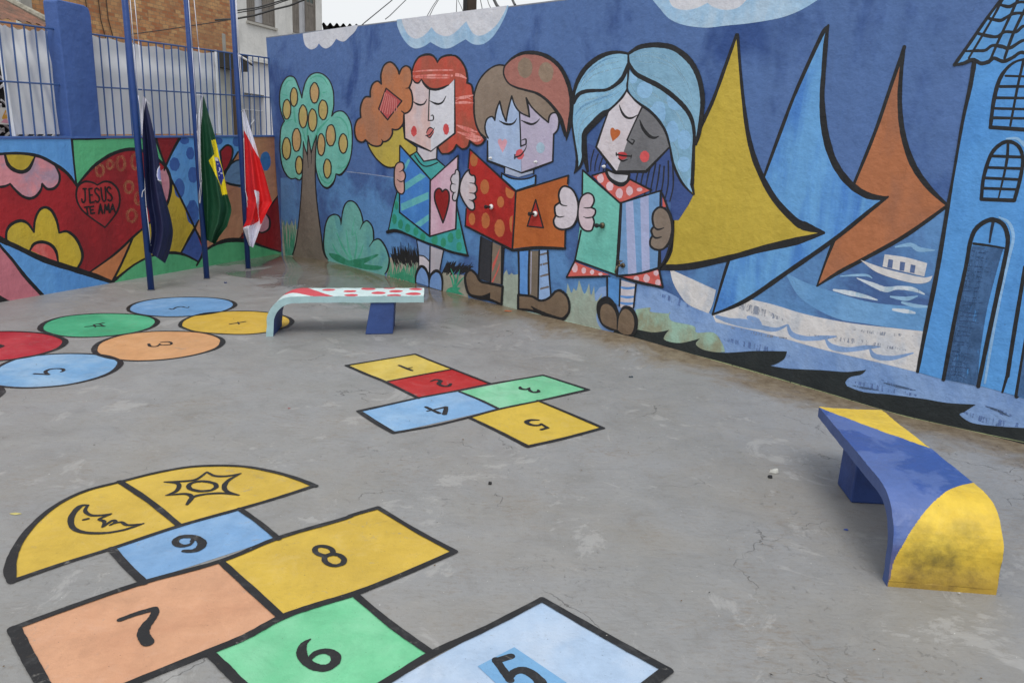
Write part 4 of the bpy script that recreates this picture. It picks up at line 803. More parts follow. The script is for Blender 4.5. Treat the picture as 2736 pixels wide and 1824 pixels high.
# ================================================================ pillar and fence on the low wall
BLU = paint((62,90,148),(50,76,134),amt=.6,sc=1.2); IRON = plain('blue_enamel', (48,78,128), .45, var=.15, gain=1.1)
sa, sb = 1.205, 1.725
def depth_for(q, s_):                       # how far behind the front plane the ray meets the end face at s_
    v = ray(q); p = b0+LD*s_; t = (p-CAM).dot(LD)/v.dot(LD); return -(CAM+v*t-b0).dot(LN)
PD = max(.2, min(.6, depth_for(px('Q', 607, 1440), sa+.03)))
pil = empty('fence_pillar', onL(sa, zl(sa)), 'thick blue plastered pillar standing on the low painted wall', 'pillar')
b = MB(); ns = 12
prof = [onL(sa+.035, zl(sa), -.001), onL(sb, zl(sb), -.001), onL(sb-.005, 3.60, -.001), onL(sb-.03, 3.70, -.001), onL(sb-.1, 3.725, -.001), onL(sa+.02, 3.725, -.001), onL(sa, 3.70, -.001)]
b.prism(prof, -LN*PD, BLU); b.build('pillar_shaft', pil, bevel=.015)
FO = -.10
def rail(b, s1, s2, z1, z2, r=.013): b.tube([onL(s1, z1, FO), onL(s2, z2, FO)], r, IRON, 6)
def zt(s_): return 3.318+.042*s_
def zm(s_): return 2.635+.0425*s_
def fence(s1, s2, xs, label):
    root = empty('iron_fence', onL(s1, zl(s1), FO), label, 'fence', 'blue iron fence panels on the low wall')
    b = MB(); rail(b, s1, s2, zt(s1), zt(s2)); b.build('top_rail', root); b = MB(); rail(b, s1, s2, zm(s1), zm(s2), .011); b.build('middle_rail', root)
    for s_ in xs:
        b = MB(); b.tube([onL(s_, zl(s_)+.012, FO), onL(s_, zt(s_)+.004, FO)], .0105, IRON, 6); b.build('bar', root)
def sx(x, y):  # survey a bar at its top
    v = ray(px('A', x, y)); t = (b0+LN*FO-CAM).dot(LN)/v.dot(LN); return sL(CAM+v*t)
fence(S0, sa+.02, [-4+.2*k for k in range(21)] + [.47, .64, .80, .955, 1.10], 'blue iron fence panel left of the thick pillar')
fence(sb, SE+.02, [sx(x, 270+(x-720)*.1367) for x in (780,845,915,985,1050,1105,1165,1225,1285,1345,1400,1455,1510,1560,1610,1660,1715,1760,1805,1855,1900,1945,1985,2030,2075,2112)], 'blue iron fence panel between the pillar and the mural wall')
# tarpaulins
TARP = start('white_tarpaulin')[0]; nt = TARP.node_tree; bs = nt.nodes['Principled BSDF']; g = N(nt, 'ShaderNodeNewGeometry')
tf = noise(nt, 1.2, g.outputs['Position'], 4); nt.links.new(mixc(nt, ramp(nt, tf, .35, .65, 0, .6), (.70,.71,.73), (.56,.565,.59)), bs.inputs['Base Color']); bs.inputs['Roughness'].default_value = .38
def tarp(s1, s2, zb1, zt1, zb2, zt2, label, lean=0., hem=None):
    root = empty('tarpaulin', onL(s1, zb1, -.2), label, 'tarpaulin', 'tarpaulins hung behind the fence')
    b = MB(); vs = []; fs = []; nx, nz = 60, 36
    for j in range(nz+1):
        v = j/nz
        for i in range(nx+1):
            u = i/nx; s_ = s1+(s2-s1)*u+lean*(1-v)*(1-u)
            z = (zb1+(zb2-zb1)*u)*(1-v)+(zt1+(zt2-zt1)*u)*v - .035*math.sin(u*math.pi)*v*v + .012*math.sin(u*40)*(v > .97)
            d = .03*math.sin(5*u+6*v)+.03*math.sin(13*u-4*v+1)*(v)+.018*math.sin(27*u+9*v)+.055*math.sin((v-.75)*9)*math.exp(-((v-.78)/.16)**2)
            vs.append(onL(s_, z, -.21-d*.55))
    for j in range(nz):
        for i in range(nx): a = j*(nx+1)+i; fs.append([a, a+1, a+nx+2, a+nx+1])
    b.add(vs, fs, TARP); b.build('sheet', root, smooth=True)
    HM = plain('hem', (226,228,232), .4, var=.06); b = MB()
    if hem == 'left': b.tube([onL(s1+lean, zb1-.03, -.17), onL(s1, zt1, -.17)], .028, HM, 6)
    else: b.tube([onL(s2, zb2, -.17), onL(s2, zt2+.05, -.17)], .022, HM, 6)
    b.build('hem', root); return root
tarp(.50, 1.275, 2.03, 3.33, 2.06, 3.365, 'grey white tarpaulin left of the thick blue pillar', .06, 'left')
tarp(sb+.0, sx(1722, 405), 2.07, 3.39, 2.18, 3.47, 'wide grey white tarpaulin right of the thick blue pillar', 0, 'right')
# ================================================================ flag poles and flags
PBL = paint((34,66,128),(28,56,112),kind='x',amt=.4,sc=2,rough=.4)
ROPE = plain('rope', (205,205,215), .8)
def pole(base, top, wpx, name_label):
    P = GND.hit(px('B', *base)); v = Vector((P.x, P.y, 0)).normalized()      # upright sheet through the foot, square to the line of sight
    pl = Plane(P, -v); T = pl.hit(px('A', *top)); d = (T-P)/T.z; r = wpx/2.94/FPX*(P-CAM).length/2*.98
    o = empty('flag_pole', P, name_label, 'flagpole', 'blue flagpoles in front of the low wall')
    b = MB(); b.tube([P-d*.02, P+d*2.5, P+d*6.3], [r, r*.97, r*.9], PBL, 20); b.build('shaft', o, smooth=True)
    b = MB(); b.tube([P+d*6.3, P+d*6.34, P+d*6.38], [r*1.15, r*1.15, r*.3], PBL, 16); b.build('cap', o); b = MB(); b.tube([P+d*.001, P+d*.012], [r*1.25, r*1.12], plain('weld', (88,88,90), .8), 16); b.build('base_ring', o)
    return o, pl, P, d, r
poles = [pole((1188,1250), (980,0), 44, 'blue flagpole nearest the viewer, carrying the dark blue flag'), pole((1625,1160), (1463,0), 40, 'middle blue flagpole carrying the green flag'), pole((1950,1082), (1825,0), 38, 'blue flagpole next to the mural wall, carrying the red and white flag')]
def rope(o, pl, t, path, r=.005, off=.05):
    pts = parse(t, path); rs, cl = pieces(pts, False); b = MB()
    for q in rs: b.tube([pl.hit((p[0], p[1]), off) for p in q], r, ROPE, 5)
    b.build('rope', o, smooth=True)
for o, pl, P, d, r in poles[:1]:
    rope(o, pl, 'A', "1015,-900! 1022,0! 1050,350! 1085,750! 1130,1090 @B 1140,450 1150,600! 1185,900"); rope(o, pl, 'A', "1030,-900! 1057,0! 1088,330! 1125,760!"); rope(o, pl, 'B', "1140,455 1120,480 1115,520:4"); rope(o, pl, 'A', "1125,760 1150,790 1182,828")
for o, pl, P, d, r in poles[1:2]:
    rope(o, pl, 'A', "1470,-900! 1480,0! 1508,380! 1545,900! @B 1570,380 1580,400! 1565,500 1570,570 1580,470 1582,400"); rope(o, pl, 'A', "1500,-900! 1524,0! 1560,370! 1592,750!"); rope(o, pl, 'A', "1592,752 1565,745 1548,747"); rope(o, pl, 'B', "1548,0! 1575,300 1580,390")
for o, pl, P, d, r in poles[2:]:
    rope(o, pl, 'A', "1840,-900! 1850,0! 1870,420! 1905,880! 1915,1085! @B 1925,380 1928,470! 1950,560 1960,615 1945,610 1935,500 1928,475"); rope(o, pl, 'A', "1840,-900! 1855,0! 1882,430! 1915,860!"); rope(o, pl, 'A', "1895,875 1915,860 1925,870")
def inpoly(x, y, poly):
    c = False; n = len(poly)
    for i in range(n):
        (x1, y1), (x2, y2) = poly[i], poly[i-1]
        if (y1 > y) != (y2 > y) and x < (x2-x1)*(y-y1)/(y2-y1)+x1: c = not c
    return c
def cloth(name, c, gl=.35):
    m, nt, bs, P = start(name); nt.links.new(mixc(nt, ramp(nt, noise(nt, 5, P, 4), .4, .7, 0, .3), lin(c), tuple(v*.6 for v in lin(c))), bs.inputs['Base Color']); bs.inputs['Roughness'].default_value = .6
    nt.links.new(bump(nt, noise(nt, 9, P, 4, .6, .6), .5, .02), bs.inputs['Normal']); return m
def flag(pl, left, right, cols, regions, label, off=.07, folds=4, seed=0):
    L = [p[:2] for r in pieces(parse('A', left), False)[0] for p in r]; R = [p[:2] for r in pieces(parse('A', right), False)[0] for p in r]
    def samp(c, t):
        ls = [math.dist(c[i], c[i+1]) for i in range(len(c)-1)]; T = sum(ls)*t
        for i, l in enumerate(ls):
            if T <= l or i == len(ls)-1: u = min(1, T/l if l else 0); return (c[i][0]+(c[i+1][0]-c[i][0])*u, c[i][1]+(c[i+1][1]-c[i][1])*u)
            T -= l
    nx, nz = 64, 170; vs = []; fs = []; mi = []; q = []
    rnd = random.Random(seed); ph = [rnd.uniform(0, 6) for _ in range(5)]
    for j in range(nz+1):
        v = j/nz; a, c = samp(L, v), samp(R, v)
        for i in range(nx+1):
            u = i/nx; x, y = a[0]+(c[0]-a[0])*u, a[1]+(c[1]-a[1])*u
            dd = (.075*math.sin(u*folds*math.pi+ph[0]+2.2*v)+.022*math.sin(u*folds*2.1*math.pi+ph[1]+4*v))*min(1, .3+v*1.3)
            dd += .016*math.sin(v*13+ph[3]+3*u)*v + .03*abs(math.sin((u+v*.9)*3.3+ph[4]))*v
            vs.append(pl.hit((x, y), off+dd)); q.append((x, y))
    regs = [(k, [tuple(p[:2]) for r in [pieces(parse(t, s), True)] for run in r[0] for p in run]) for k, t, s in regions]
    for j in range(nz):
        for i in range(nx):
            A_ = j*(nx+1)+i; fs.append([A_, A_+1, A_+nx+2, A_+nx+1]); x = (q[A_][0]+q[A_+nx+2][0])/2; y = (q[A_][1]+q[A_+nx+2][1])/2; k = 0
            for kk, pg in regs:
                if inpoly(x, y, pg): k = kk
            mi.append(k)
    me = bpy.data.meshes.new('flag'); me.from_pydata([tuple(v) for v in vs], [], fs)
    for c in cols: me.materials.append(c)
    for i, p in enumerate(me.polygons): p.material_index = mi[i]; p.use_smooth = True
    P = vs[0]; me.transform(Matrix.Translation(-P)); o = bpy.data.objects.new('flag', me); o.location = P; COL.objects.link(o)
    tag(o, label, 'flag', 'flags hanging from the three poles'); return o
WHC = cloth('white_cloth', (226,226,238)); NAV = cloth('navy_cloth', (17,25,66)); GRC = cloth('green_cloth', (8,68,42)); YEC = cloth('yellow_cloth', (232,212,30)); BLC2 = cloth('blue_disc_cloth', (36,50,140)); RDC = cloth('red_cloth', (214,28,32)); LIL = cloth('crest_cloth', (150,158,214))
flag(poles[0][1], "1128,758! 1105,900 1118,1085! @B 1128,250 1150,550 1170,650 1188,800 1172,950!", "1142,762! 1165,860 1200,1000 1248,1250 @B 1272,420 1312,570 1350,720 1358,820 1332,950 1297,1040!", [NAV, WHC, LIL, cloth('olive', (92,100,96))],
  [(1,'A',"1120,750! 1150,780! 1132,870! 1122,960! 1118,1090! 1090,1090! 1090,900!"),(3,'B',"1238,380! 1270,388! 1290,455! 1280,440!"),(1,'B',"1230,350! 1236,300! 1254,272! 1280,330! 1280,400! 1240,385!"),(2,'B',"1238,365 1238,320 1252,290 1266,305 1276,350 1262,384 1246,380")], 'dark blue flag hanging limp from the pole nearest the viewer', seed=3, folds=2.4)
flag(poles[1][1], "1585,750! 1562,900 1560,1090! @B 1568,250 1590,450 1600,600 1615,740 1622,855! ", "1600,752! 1640,900 1700,1110 @B 1720,190 1760,350 1783,480 1818,610 1800,700! 1785,750! 1730,820 1690,890!", [GRC, WHC, YEC, BLC2],
  [(1,'A',"1580,740! 1598,752! 1592,800! 1588,900! 1578,1000! 1576,1090! @B 1580,300! 1586,400! 1560,400! 1540,200! @A 1540,900!"),(2,'B',"1660,75! 1692,66! 1725,195! 1770,350! 1790,495! 1745,505! 1730,430! 1700,360! 1638,233! 1684,182!"),(3,'B',"1688,205! 1715,215! 1745,300! 1757,370! 1738,432! 1718,390! 1700,300!"),(1,'B',"1686,208! 1708,212! 1714,240! 1692,236!")]+
  [(1,'B',f"{x-4},{y-4}! {x+4},{y-4}! {x+4},{y+5}! {x-4},{y+5}!") for x, y in ((1712,262),(1722,288),(1726,312),(1735,330),(1744,332),(1716,322),(1722,350),(1727,300))], 'green flag with yellow rhombus and blue disc hanging from the middle pole', seed=8, folds=2.8)
flag(poles[2][1], "1913,857! 1912,1000 1917,1085! @B 1918,200 1920,400 1938,520 1936,700! 1908,762! 1955,900!", "1922,862! 1960,990 2000,1110 2035,1235! @B 2075,330 2110,460 2138,560! 2095,640 2060,715! 2030,800 1988,916!", [RDC, WHC],
  [(1,'A',"1905,850! 1930,850! 1975,980! 2020,1110! 2050,1260! 2018,1215! 1985,1155! 1950,1085! 1917,1025! 1905,1020!"),(1,'B',"1995,462! 2036,478! 2036,560! 2030,650! 2044,735! 2075,715! 2030,830! 1985,930! 1940,890! 1890,770! 1936,748! 1990,735! 2035,705! 2020,600! 2008,520!")], 'red and white flag hanging from the pole next to the mural', seed=5, folds=2.6)
# ================================================================ benches
from mathutils import noise as mnoise
def bench(name_label, F0, F1, E0, E1, H, TH, mats, leg_s, regions, grp, leg_v=(.04, .96)):
    """F0,F1: foot corners (front / back edge), E0,E1: far end corners (plan), H seat height, TH thickness"""
    root = empty('concrete_bench', (F0.x, F0.y, 0), name_label, 'bench', grp)
    Ln = ((E0-F0).length+(E1-F1).length)/2; R = .30
    outer = [(0, 0), (.004, .06), (.012, .12)] + [(.012+R-R*math.cos(t), H-R*.95+R*.95*math.sin(t)) for t in [math.pi/2*k/14 for k in range(1, 15)]] 
    outer = [(x/Ln, z) for x, z in outer]; xs = outer[-1][0]; outer += [(xs+(1-xs)*k/26, H) for k in range(1, 27)]
    r2 = R-TH
    inner = [(TH, 0), (TH+.004, .06), (TH+.010, .12)] + [(.012+TH+r2-r2*math.cos(t), H-TH-r2*1.0+r2*1.0*math.sin(t)) for t in [math.pi/2*k/14 for k in range(1, 15)]]
    inner = [(x/Ln, z) for x, z in inner]; xs2 = inner[-1][0]; inner += [(xs2+(1-xs2)*k/26, H-TH) for k in range(1, 27)]
    NV = 26
    def at(x, z, v): a = F0+(E0-F0)*x; c = F1+(E1-F1)*x; p = a+(c-a)*v; return Vector((p.x, p.y, z))
    b = MB(); n = len(outer); top, side, under = mats[:3]
    # arc length for the painted pattern
    ar = [0]
    for i in range(1, n): ar.append(ar[-1]+math.hypot((outer[i][0]-outer[i-1][0])*Ln, outer[i][1]-outer[i-1][1]))
    # finer rows so painted shapes read cleanly
    fin = []
    for i in range(n-1):
        k = max(1, int((ar[i+1]-ar[i])/.0045))
        for j in range(k): t = j/k; fin.append((outer[i][0]+(outer[i+1][0]-outer[i][0])*t, outer[i][1]+(outer[i+1][1]-outer[i][1])*t, ar[i]+(ar[i+1]-ar[i])*t))
    fin.append((outer[-1][0], outer[-1][1], ar[-1])); NV = 120
    vs = [at(x, z, v/NV) for x, z, a in fin for v in range(NV+1)]; o0 = len(b.v); b.v += vs
    W = (F1-F0).length
    for i in range(len(fin)-1):
        for j in range(NV):
            a = i*(NV+1)+j; mm = regions((fin[i][2]+fin[i+1][2])/2, (j+.5)/NV, ar[-1]) ; b.f.append([o0+a, o0+a+NV+1, o0+a+NV+2, o0+a+1]); b.mi.append(b.mat(mm))
    vs = [at(x, z, v) for x, z in inner for v in (0, 1)]; fs = [[2*i, 2*i+1, 2*i+3, 2*i+2] for i in range(len(inner)-1)]; b.add(vs, fs, under)
    for v in (0, 1):
        vs = [at(x, z, v) for x, z in outer]+[at(x, z, v) for x, z in inner]; fs = [[i, i+1, n+i+1, n+i] if v == 0 else [i, n+i, n+i+1, i+1] for i in range(n-1)]; b.add(vs, fs, side if v == 0 else mats[3])
    vs = [at(1, H, 0), at(1, H, 1), at(1, H-TH, 1), at(1, H-TH, 0)]; b.add(vs, [[0, 1, 2, 3]], side)
    o = b.build('seat_slab', root)
    bm_ = None
    import bmesh
    bm_ = bmesh.new(); bm_.from_mesh(o.data); bmesh.ops.remove_doubles(bm_, verts=bm_.verts, dist=.0008); bmesh.ops.recalc_face_normals(bm_, faces=bm_.faces)
    # worn, slightly uneven casting
    for v in bm_.verts:
        if v.co.z > .03:
            v.co += mnoise.noise_vector(v.co*7)*.0045+mnoise.noise_vector(v.co*26)*.0018
    bm_.to_mesh(o.data); bm_.free()
    # leg: a slab across the width, splayed, tapered upward
    (s1, s2, t1, t2) = leg_s; b = MB(); i0, i1 = leg_v
    vs = [at(s1, 0, i0), at(s2, 0, i0), at(s2, 0, i1), at(s1, 0, i1), at(t1, H-TH+.004, i0), at(t2, H-TH+.004, i0), at(t2, H-TH+.004, i1), at(t1, H-TH+.004, i1)]
    b.add(vs, [[3,2,1,0],[4,5,6,7],[0,1,5,4],[1,2,6,5],[2,3,7,6],[3,0,4,7]], mats[4]); b.build('leg', root, bevel=.012)
    return root
def G2(t, x, y, z=0):
    v = ray(px(t, x, y)); k = (z-CH)/v.z; p = CAM+v*k; return Vector((p.x, p.y, 0))
def worn(m, c):                       # rubbed-in dirt, heavier on the foot, and chips down to the cement
    nt = m.node_tree; bs = nt.nodes['Principled BSDF']; src = bs.inputs['Base Color'].links[0].from_socket; g = N(nt, 'ShaderNodeNewGeometry'); P = g.outputs['Position']
    sz = N(nt, 'ShaderNodeSeparateXYZ'); nt.links.new(P, sz.inputs[0])
    a = mathn(nt, 'MULTIPLY', ramp(nt, noise(nt, 5, P, 5, .7), .42, .66), ramp(nt, sz.outputs['Z'], .42, .14, .2, .95)); x = mixc(nt, a, src, c)
    x = mixc(nt, ramp(nt, mathn(nt, 'ADD', sz.outputs['Z'], mathn(nt, 'MULTIPLY', noise(nt, 8, P, 4), .12)), .32, .08, 0, .6), x, (.22, .12, .03))
    x = mixc(nt, ramp(nt, noise(nt, 16, P, 8, .85, 1), .66, .68, 0, .7), x, (.24, .21, .17)); nt.links.new(x, bs.inputs['Base Color']); return m
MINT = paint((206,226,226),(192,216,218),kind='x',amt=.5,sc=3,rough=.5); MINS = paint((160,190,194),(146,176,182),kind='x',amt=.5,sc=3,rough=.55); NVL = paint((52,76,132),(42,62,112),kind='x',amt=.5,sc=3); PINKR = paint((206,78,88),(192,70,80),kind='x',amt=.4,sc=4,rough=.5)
H1 = .452
F0 = G2('I', 1672, 468); E0 = G2('D', 1695, 1335, H1); E1 = G2('D', 1700, 1252, H1); F1 = F0+(E1-E0)
L1 = (E0-F0).length
# painted dots: measured on the seat
A1 = None
def seat_uv(t, x, y, z, F0, F1, E0, E1):
    p = G2(t, x, y, z); d = (E0-F0).normalized(); wv_ = (F1-F0); q = p-F0; n_ = Vector((-d.y, d.x, 0)); v = q.dot(n_)/wv_.dot(n_); return q.dot(d)-v*wv_.dot(d), v
extra = None
R_ = .30; arc0 = .12+.012  # path length reached at the end of the bend, minus its plan reach
import functools
def bend_extra(Ln, H): 
    R = .30; pts = [(0,0),(.004,.06),(.012,.12)]+[(.012+R-R*math.cos(t), H-R*.95+R*.95*math.sin(t)) for t in [math.pi/2*k/14 for k in range(1,15)]]
    return sum(math.dist(a, c) for a, c in zip(pts, pts[1:])) - pts[-1][0]
EX = bend_extra(L1, H1)
dots = []
for x, y, a in ((935,212,70),(1158,227,68),(1350,202,76),(1456,245,74),(1638,227,72),(1848,206,70),(1820,254,78),(1170,268,72),(1040,184,68),(1570,192,66),(1618,270,74)):
    u_, v_ = seat_uv('U', x, y, H1, F0, F1, E0, E1); u2, _ = seat_uv('U', x+a, y, H1, F0, F1, E0, E1); dots.append((u_+EX, v_, abs(u2-u_)))
W1 = (F1-F0).length
sA = seat_uv('U', 735, 173, H1, F0, F1, E0, E1); sB = seat_uv('U', 990, 272, H1, F0, F1, E0, E1); sC = seat_uv('U', 785, 272, H1, F0, F1, E0, E1)
def reg1(a, v, tot):
    # diagonal band
    lo = (sC[0]+EX)+( -.60)*v; hi = (sB[0]+EX)+((sA[0]-sB[0]))*v
    if lo < a < hi: return PINKR
    for (u_, vv, r) in dots:
        if ((a-u_)/r)**2+((v-vv)*W1/(r*.92))**2 < 1: return PINKR
    return MINT
l0 = G2('O', 838, 768); l1 = G2('O', 903, 770); d1 = (E0-F0).normalized()
ls = ((l0-F0).dot(d1)/L1, (l1-F0).dot(d1)/L1)
tt = [G2('U', x, 338, H1-.075) for x in (1370, 1617)]; tu = [(q-F0).dot(d1)/L1 for q in tt]
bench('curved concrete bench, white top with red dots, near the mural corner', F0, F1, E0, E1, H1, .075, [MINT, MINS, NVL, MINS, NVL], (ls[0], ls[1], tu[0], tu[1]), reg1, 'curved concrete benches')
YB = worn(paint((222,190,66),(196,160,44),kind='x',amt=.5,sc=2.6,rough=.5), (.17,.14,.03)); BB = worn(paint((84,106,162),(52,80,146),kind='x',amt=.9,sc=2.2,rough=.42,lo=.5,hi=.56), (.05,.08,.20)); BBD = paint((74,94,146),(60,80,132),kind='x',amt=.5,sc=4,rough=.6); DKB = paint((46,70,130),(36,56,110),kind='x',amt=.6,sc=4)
H2 = .455; F0 = G2('M', 705, 1348); F1 = G2('M', 1468, 1408); E0 = G2('M', 230, 97, H2); E1 = G2('M', 668, 118, H2); L2 = (E0-F0).length
# the thickness is seen on the left: front edge of the outer face
a1 = seat_uv('M', 960, 385, H2, F0, F1, E0, E1); c1 = seat_uv('M', 1210, 615, H2, F0, F1, E0, E1)
EX2 = bend_extra(L2, H2)
W2 = (F1-F0).length
TOT2 = L2+EX2
def reg2(a, v, tot):
    # far yellow wedge: from the far left corner to a1 on the right edge
    if a > TOT2-(TOT2-(a1[0]+EX2))*v: return YB
    # near yellow field bounded by a curve rising from the front left foot to c1
    t = max(0, (v-.015))/.985; lim = (c1[0]+EX2)*(1-(1-min(1, t))**2.2)
    lim = .04 + (c1[0]+EX2-.04)*min(1, t)**.47
    if a < lim and v > .012: return YB
    return BB
q = [G2('M', *c) for c in ((372,640),(475,772),(640,772))]; d2 = (E0-F0).normalized()
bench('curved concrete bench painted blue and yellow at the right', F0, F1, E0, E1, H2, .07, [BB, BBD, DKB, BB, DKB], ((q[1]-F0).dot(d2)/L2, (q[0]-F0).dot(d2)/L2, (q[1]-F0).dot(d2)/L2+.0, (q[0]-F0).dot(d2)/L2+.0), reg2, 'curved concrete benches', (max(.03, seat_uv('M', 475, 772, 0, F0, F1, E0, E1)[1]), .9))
# ================================================================ floor games
LW = .046
def game(label): return empty('hopscotch', (0, 0, .001), label, 'floor game')
fy = paint((222,188,76),(206,172,66),kind='floor',amt=.6,sc=1.2); fy2 = paint((220,192,84),(226,204,112),kind='floor',amt=.8,sc=1.5)
def tile(root, name, t, c, path, label=None, base=.0012, extra=None):
    f = Fig(GND, base); f.fill(t, c, path)
    if extra: extra(f)
    return f.done(name, root, label)
def digit(parent, t, strokes, w_=.05, name='painted_digit', base=.0045):
    f = Fig(GND, base)
    for p in strokes: f.line(t, w_, p)
    return f.done(name, parent)
def gl(x): return x
g = game('large painted hopscotch with sun and moon arch and squares nine to five')
q = tile(g, 'arch_field', 'K', fy, "80,825! 60,745 95,630 180,500 330,365 520,265 750,203! 1125,470! 700,620! 400,715!", 'yellow half of the arch with a crescent moon')
digit(q, 'K', ["553,348:.02 500,358:.045 448,425:.045 458,490:.04 530,520:.036 650,524:.032 760,508:.03 830,488:.03 900,464:.02","553,348:.02 535,385:.03 572,412:.03 640,412:.03 697,403:.02","690,408:.02 625,436:.03 655,452:.03 645,486:.02","645,486:.02 705,446:.03 725,455:.03 692,474:.02","700,468:.02 760,455:.026 800,474:.03 885,467:.02","527,440:.028 552,434:.028"], name='painted_moon')
q = tile(g, 'arch_field', 'K', fy, "750,203! 1000,140 1230,105 1500,103 1700,135 1860,180 1975,225! 1505,372! 1125,470!", 'yellow half of the arch with a sun')
digit(q, 'K', ["1300,140:.02! 1350,165:.035 1430,166:.035 1512,150:.02! 1440,190:.038 1410,228:.046 1425,262:.038 1500,286:.02! 1400,274:.035 1290,280:.035 1210,300:.038 1175,345:.025! 1205,300:.038 1165,278:.038 1045,287:.02! 1105,262:.038 1125,230:.038 1110,210:.038 1035,203:.02! 1130,200:.035 1230,188:.035 1300,140:.02!"], name='painted_sun')
f = Fig(GND, .0046); f.ell('K', None, 1272, 230, 88, 31, w=.04, jit=.03); f.done('painted_sun', q)
b9 = tile(g, 'square', 'K', paint((126,170,216),(148,186,226),kind='floor',amt=.8,sc=1.4), "700,620! 1505,372! 1745,555! 905,830!", 'blue square with the number nine')
digit(b9, 'K', ["1205,575:.03 1225,552 1190,545:.05 1140,548 1105,568 1108,592 1145,605:.045 1190,597:.03 1212,578:.02","1195,543:.045 1240,556:.055 1270,585:.065 1255,618:.065 1210,636:.05 1155,636:.035"])
y8 = tile(g, 'square', 'K', fy, "1385,700! 1745,555! 2140,440! @L 110,172! 257,130! 500,275! 742,405! 410,550! 110,668! @K 1990,975! 1770,1052! 1560,860!", 'yellow square with the number eight')
f = Fig(GND, .0045); f.ell('K', None, 2035, 636, 58, 29, w=.042, rot=.15); f.ell('K', None, 2100, 692, 63, 36, w=.042, rot=.1); f.done('painted_digit', y8)
o7 = tile(g, 'square', 'K', paint((220,166,130),(206,150,116),kind='floor',amt=.7,sc=1.4), "90,1120! 500,968! 905,835! 1385,700! 1560,860! 1770,1052! 1540,1175! 1310,1270! 820,1468! 370,1655! 270,1468! 170,1290!", 'orange square with the number seven')
digit(o7, 'K', ["755,1068:.04 860,1030:.045 968,1000:.05!","968,1000:.05! 975,1020:.05 955,1060:.055 915,1110:.065 900,1160:.07 930,1212:.07"])
g6 = tile(g, 'square', 'K', paint((118,208,156),(150,222,178),kind='floor',amt=.7,sc=1.4), "1310,1270! 1540,1175! 1770,1052! 1990,975! @L 110,670! 350,870! 603,1045! @K 2416,1460! 1861,1790!", 'green square with the number six')
digit(g6, 'K', ["1950,1190:.012 1910,1220:.04 1895,1270:.06 1915,1320:.06 1975,1362:.06 2050,1370:.06 2105,1335:.06 2105,1290:.06 2050,1265:.05 1985,1278:.045 1945,1315:.03"])
A_ = GND.hit(px('K', 1861, 1790)); B_ = GND.hit(px('L', 1295, 700)); C_ = GND.hit(px('L', 2085, 1150)); 
f = Fig(GND, .0012)
def world_poly(f, pts, c):
    f.o += f.STEP; P3 = [Vector((p.x, p.y, 0)) for p in pts]; tri = tessellate_polygon([P3]); f.b.add([Vector((p.x, p.y, f.o)) for p in pts], [list(t) for t in tri], f.mt(c))
D_ = A_+(C_-B_); world_poly(f, [A_, B_, C_, D_], paint((180,204,232),(200,216,236),kind='floor',amt=.8,sc=1.6)); s5 = f.done('square', g, 'pale blue square with the number five')
f = Fig(GND, .0035); f.fill('L', paint((126,178,222),(110,164,214),kind='floor',sc=3), "885,1125! 1115,1005! 1440,1225! 1640,1400! 1400,1560! 1180,1400!"); f.done('painted_patch', s5)
digit(s5, 'L', ["1000,1092:.05! 1095,1062:.05!","1000,1085:.05 1045,1150:.05 1090,1212:.05!","1080,1210:.04 1110,1165:.05 1170,1150:.06 1235,1180:.065 1290,1240:.07 1310,1310:.07 1280,1370:.065 1220,1390:.05"])
f = Fig(GND, .006)
for w_, t, p in ((LW,'K',"75,828:.055 62,745:.075 95,632:.06 180,502:.05 330,365:.042 520,265:.04 750,203:.04 1000,141:.04 1230,105:.04 1500,103:.04 1700,135:.045 1860,180:.05 1982,228:.055"),(LW,'K',"78,825:.05 400,714:.04 700,620:.04 1120,480:.042 1505,372:.04 1740,303:.04 1978,226:.045"),(.055,'K',"752,200 940,325:.055 1125,475:.05"),(LW,'K',"1505,372:.05 1630,460:.045 1750,560:.05"),(LW,'K',"700,622:.06 800,735:.055 905,835:.06"),
  (LW,'K',"80,1122:.05 500,968:.05 905,832:.05 1385,700:.05 1745,555:.05 2140,440:.05 @L 110,172:.05 257,130:.05!"),(LW,'L',"257,128:.045 500,275:.045 742,405:.05!"),(LW,'L',"742,405:.05 410,550:.05 110,668:.055 @K 1990,975:.055 1770,1052:.06 1540,1175:.06 1310,1270:.06 820,1468:.055 370,1655:.05"),
  (.055,'K',"1385,700:.05 1560,860:.06 1770,1052:.055"),(.06,'K',"88,1125:.075 170,1290:.075 270,1468:.07 370,1655:.07"),(.055,'K',"1310,1270:.06 1420,1375:.06 1515,1470:.06 1861,1790:.06"),(LW,'L',"110,672:.05 350,870:.055 600,1045:.055!"),
  (LW,'L',"1290,705:.05 950,880:.05 600,1045:.055 300,1228:.055 -256,1555:.05"),(.055,'L',"1290,705:.055 1700,940:.06 2085,1152:.06!"),): f.line(t, w_, p)
f.done('painted_outline', g)
f = Fig(GND, .0075)
def wl(f, a, c, w_):
    f.o += f.STEP; d = (c-a).normalized(); n = Vector((-d.y, d.x, 0))*w_/2; f.b.add([Vector((p.x, p.y, f.o)) for p in (a-n, c-n, c+n, a+n)], [[0,1,2,3]], f.mt(BLACK))
wl(f, C_, D_, .055); wl(f, D_, A_, .055); f.done('painted_outline', g)
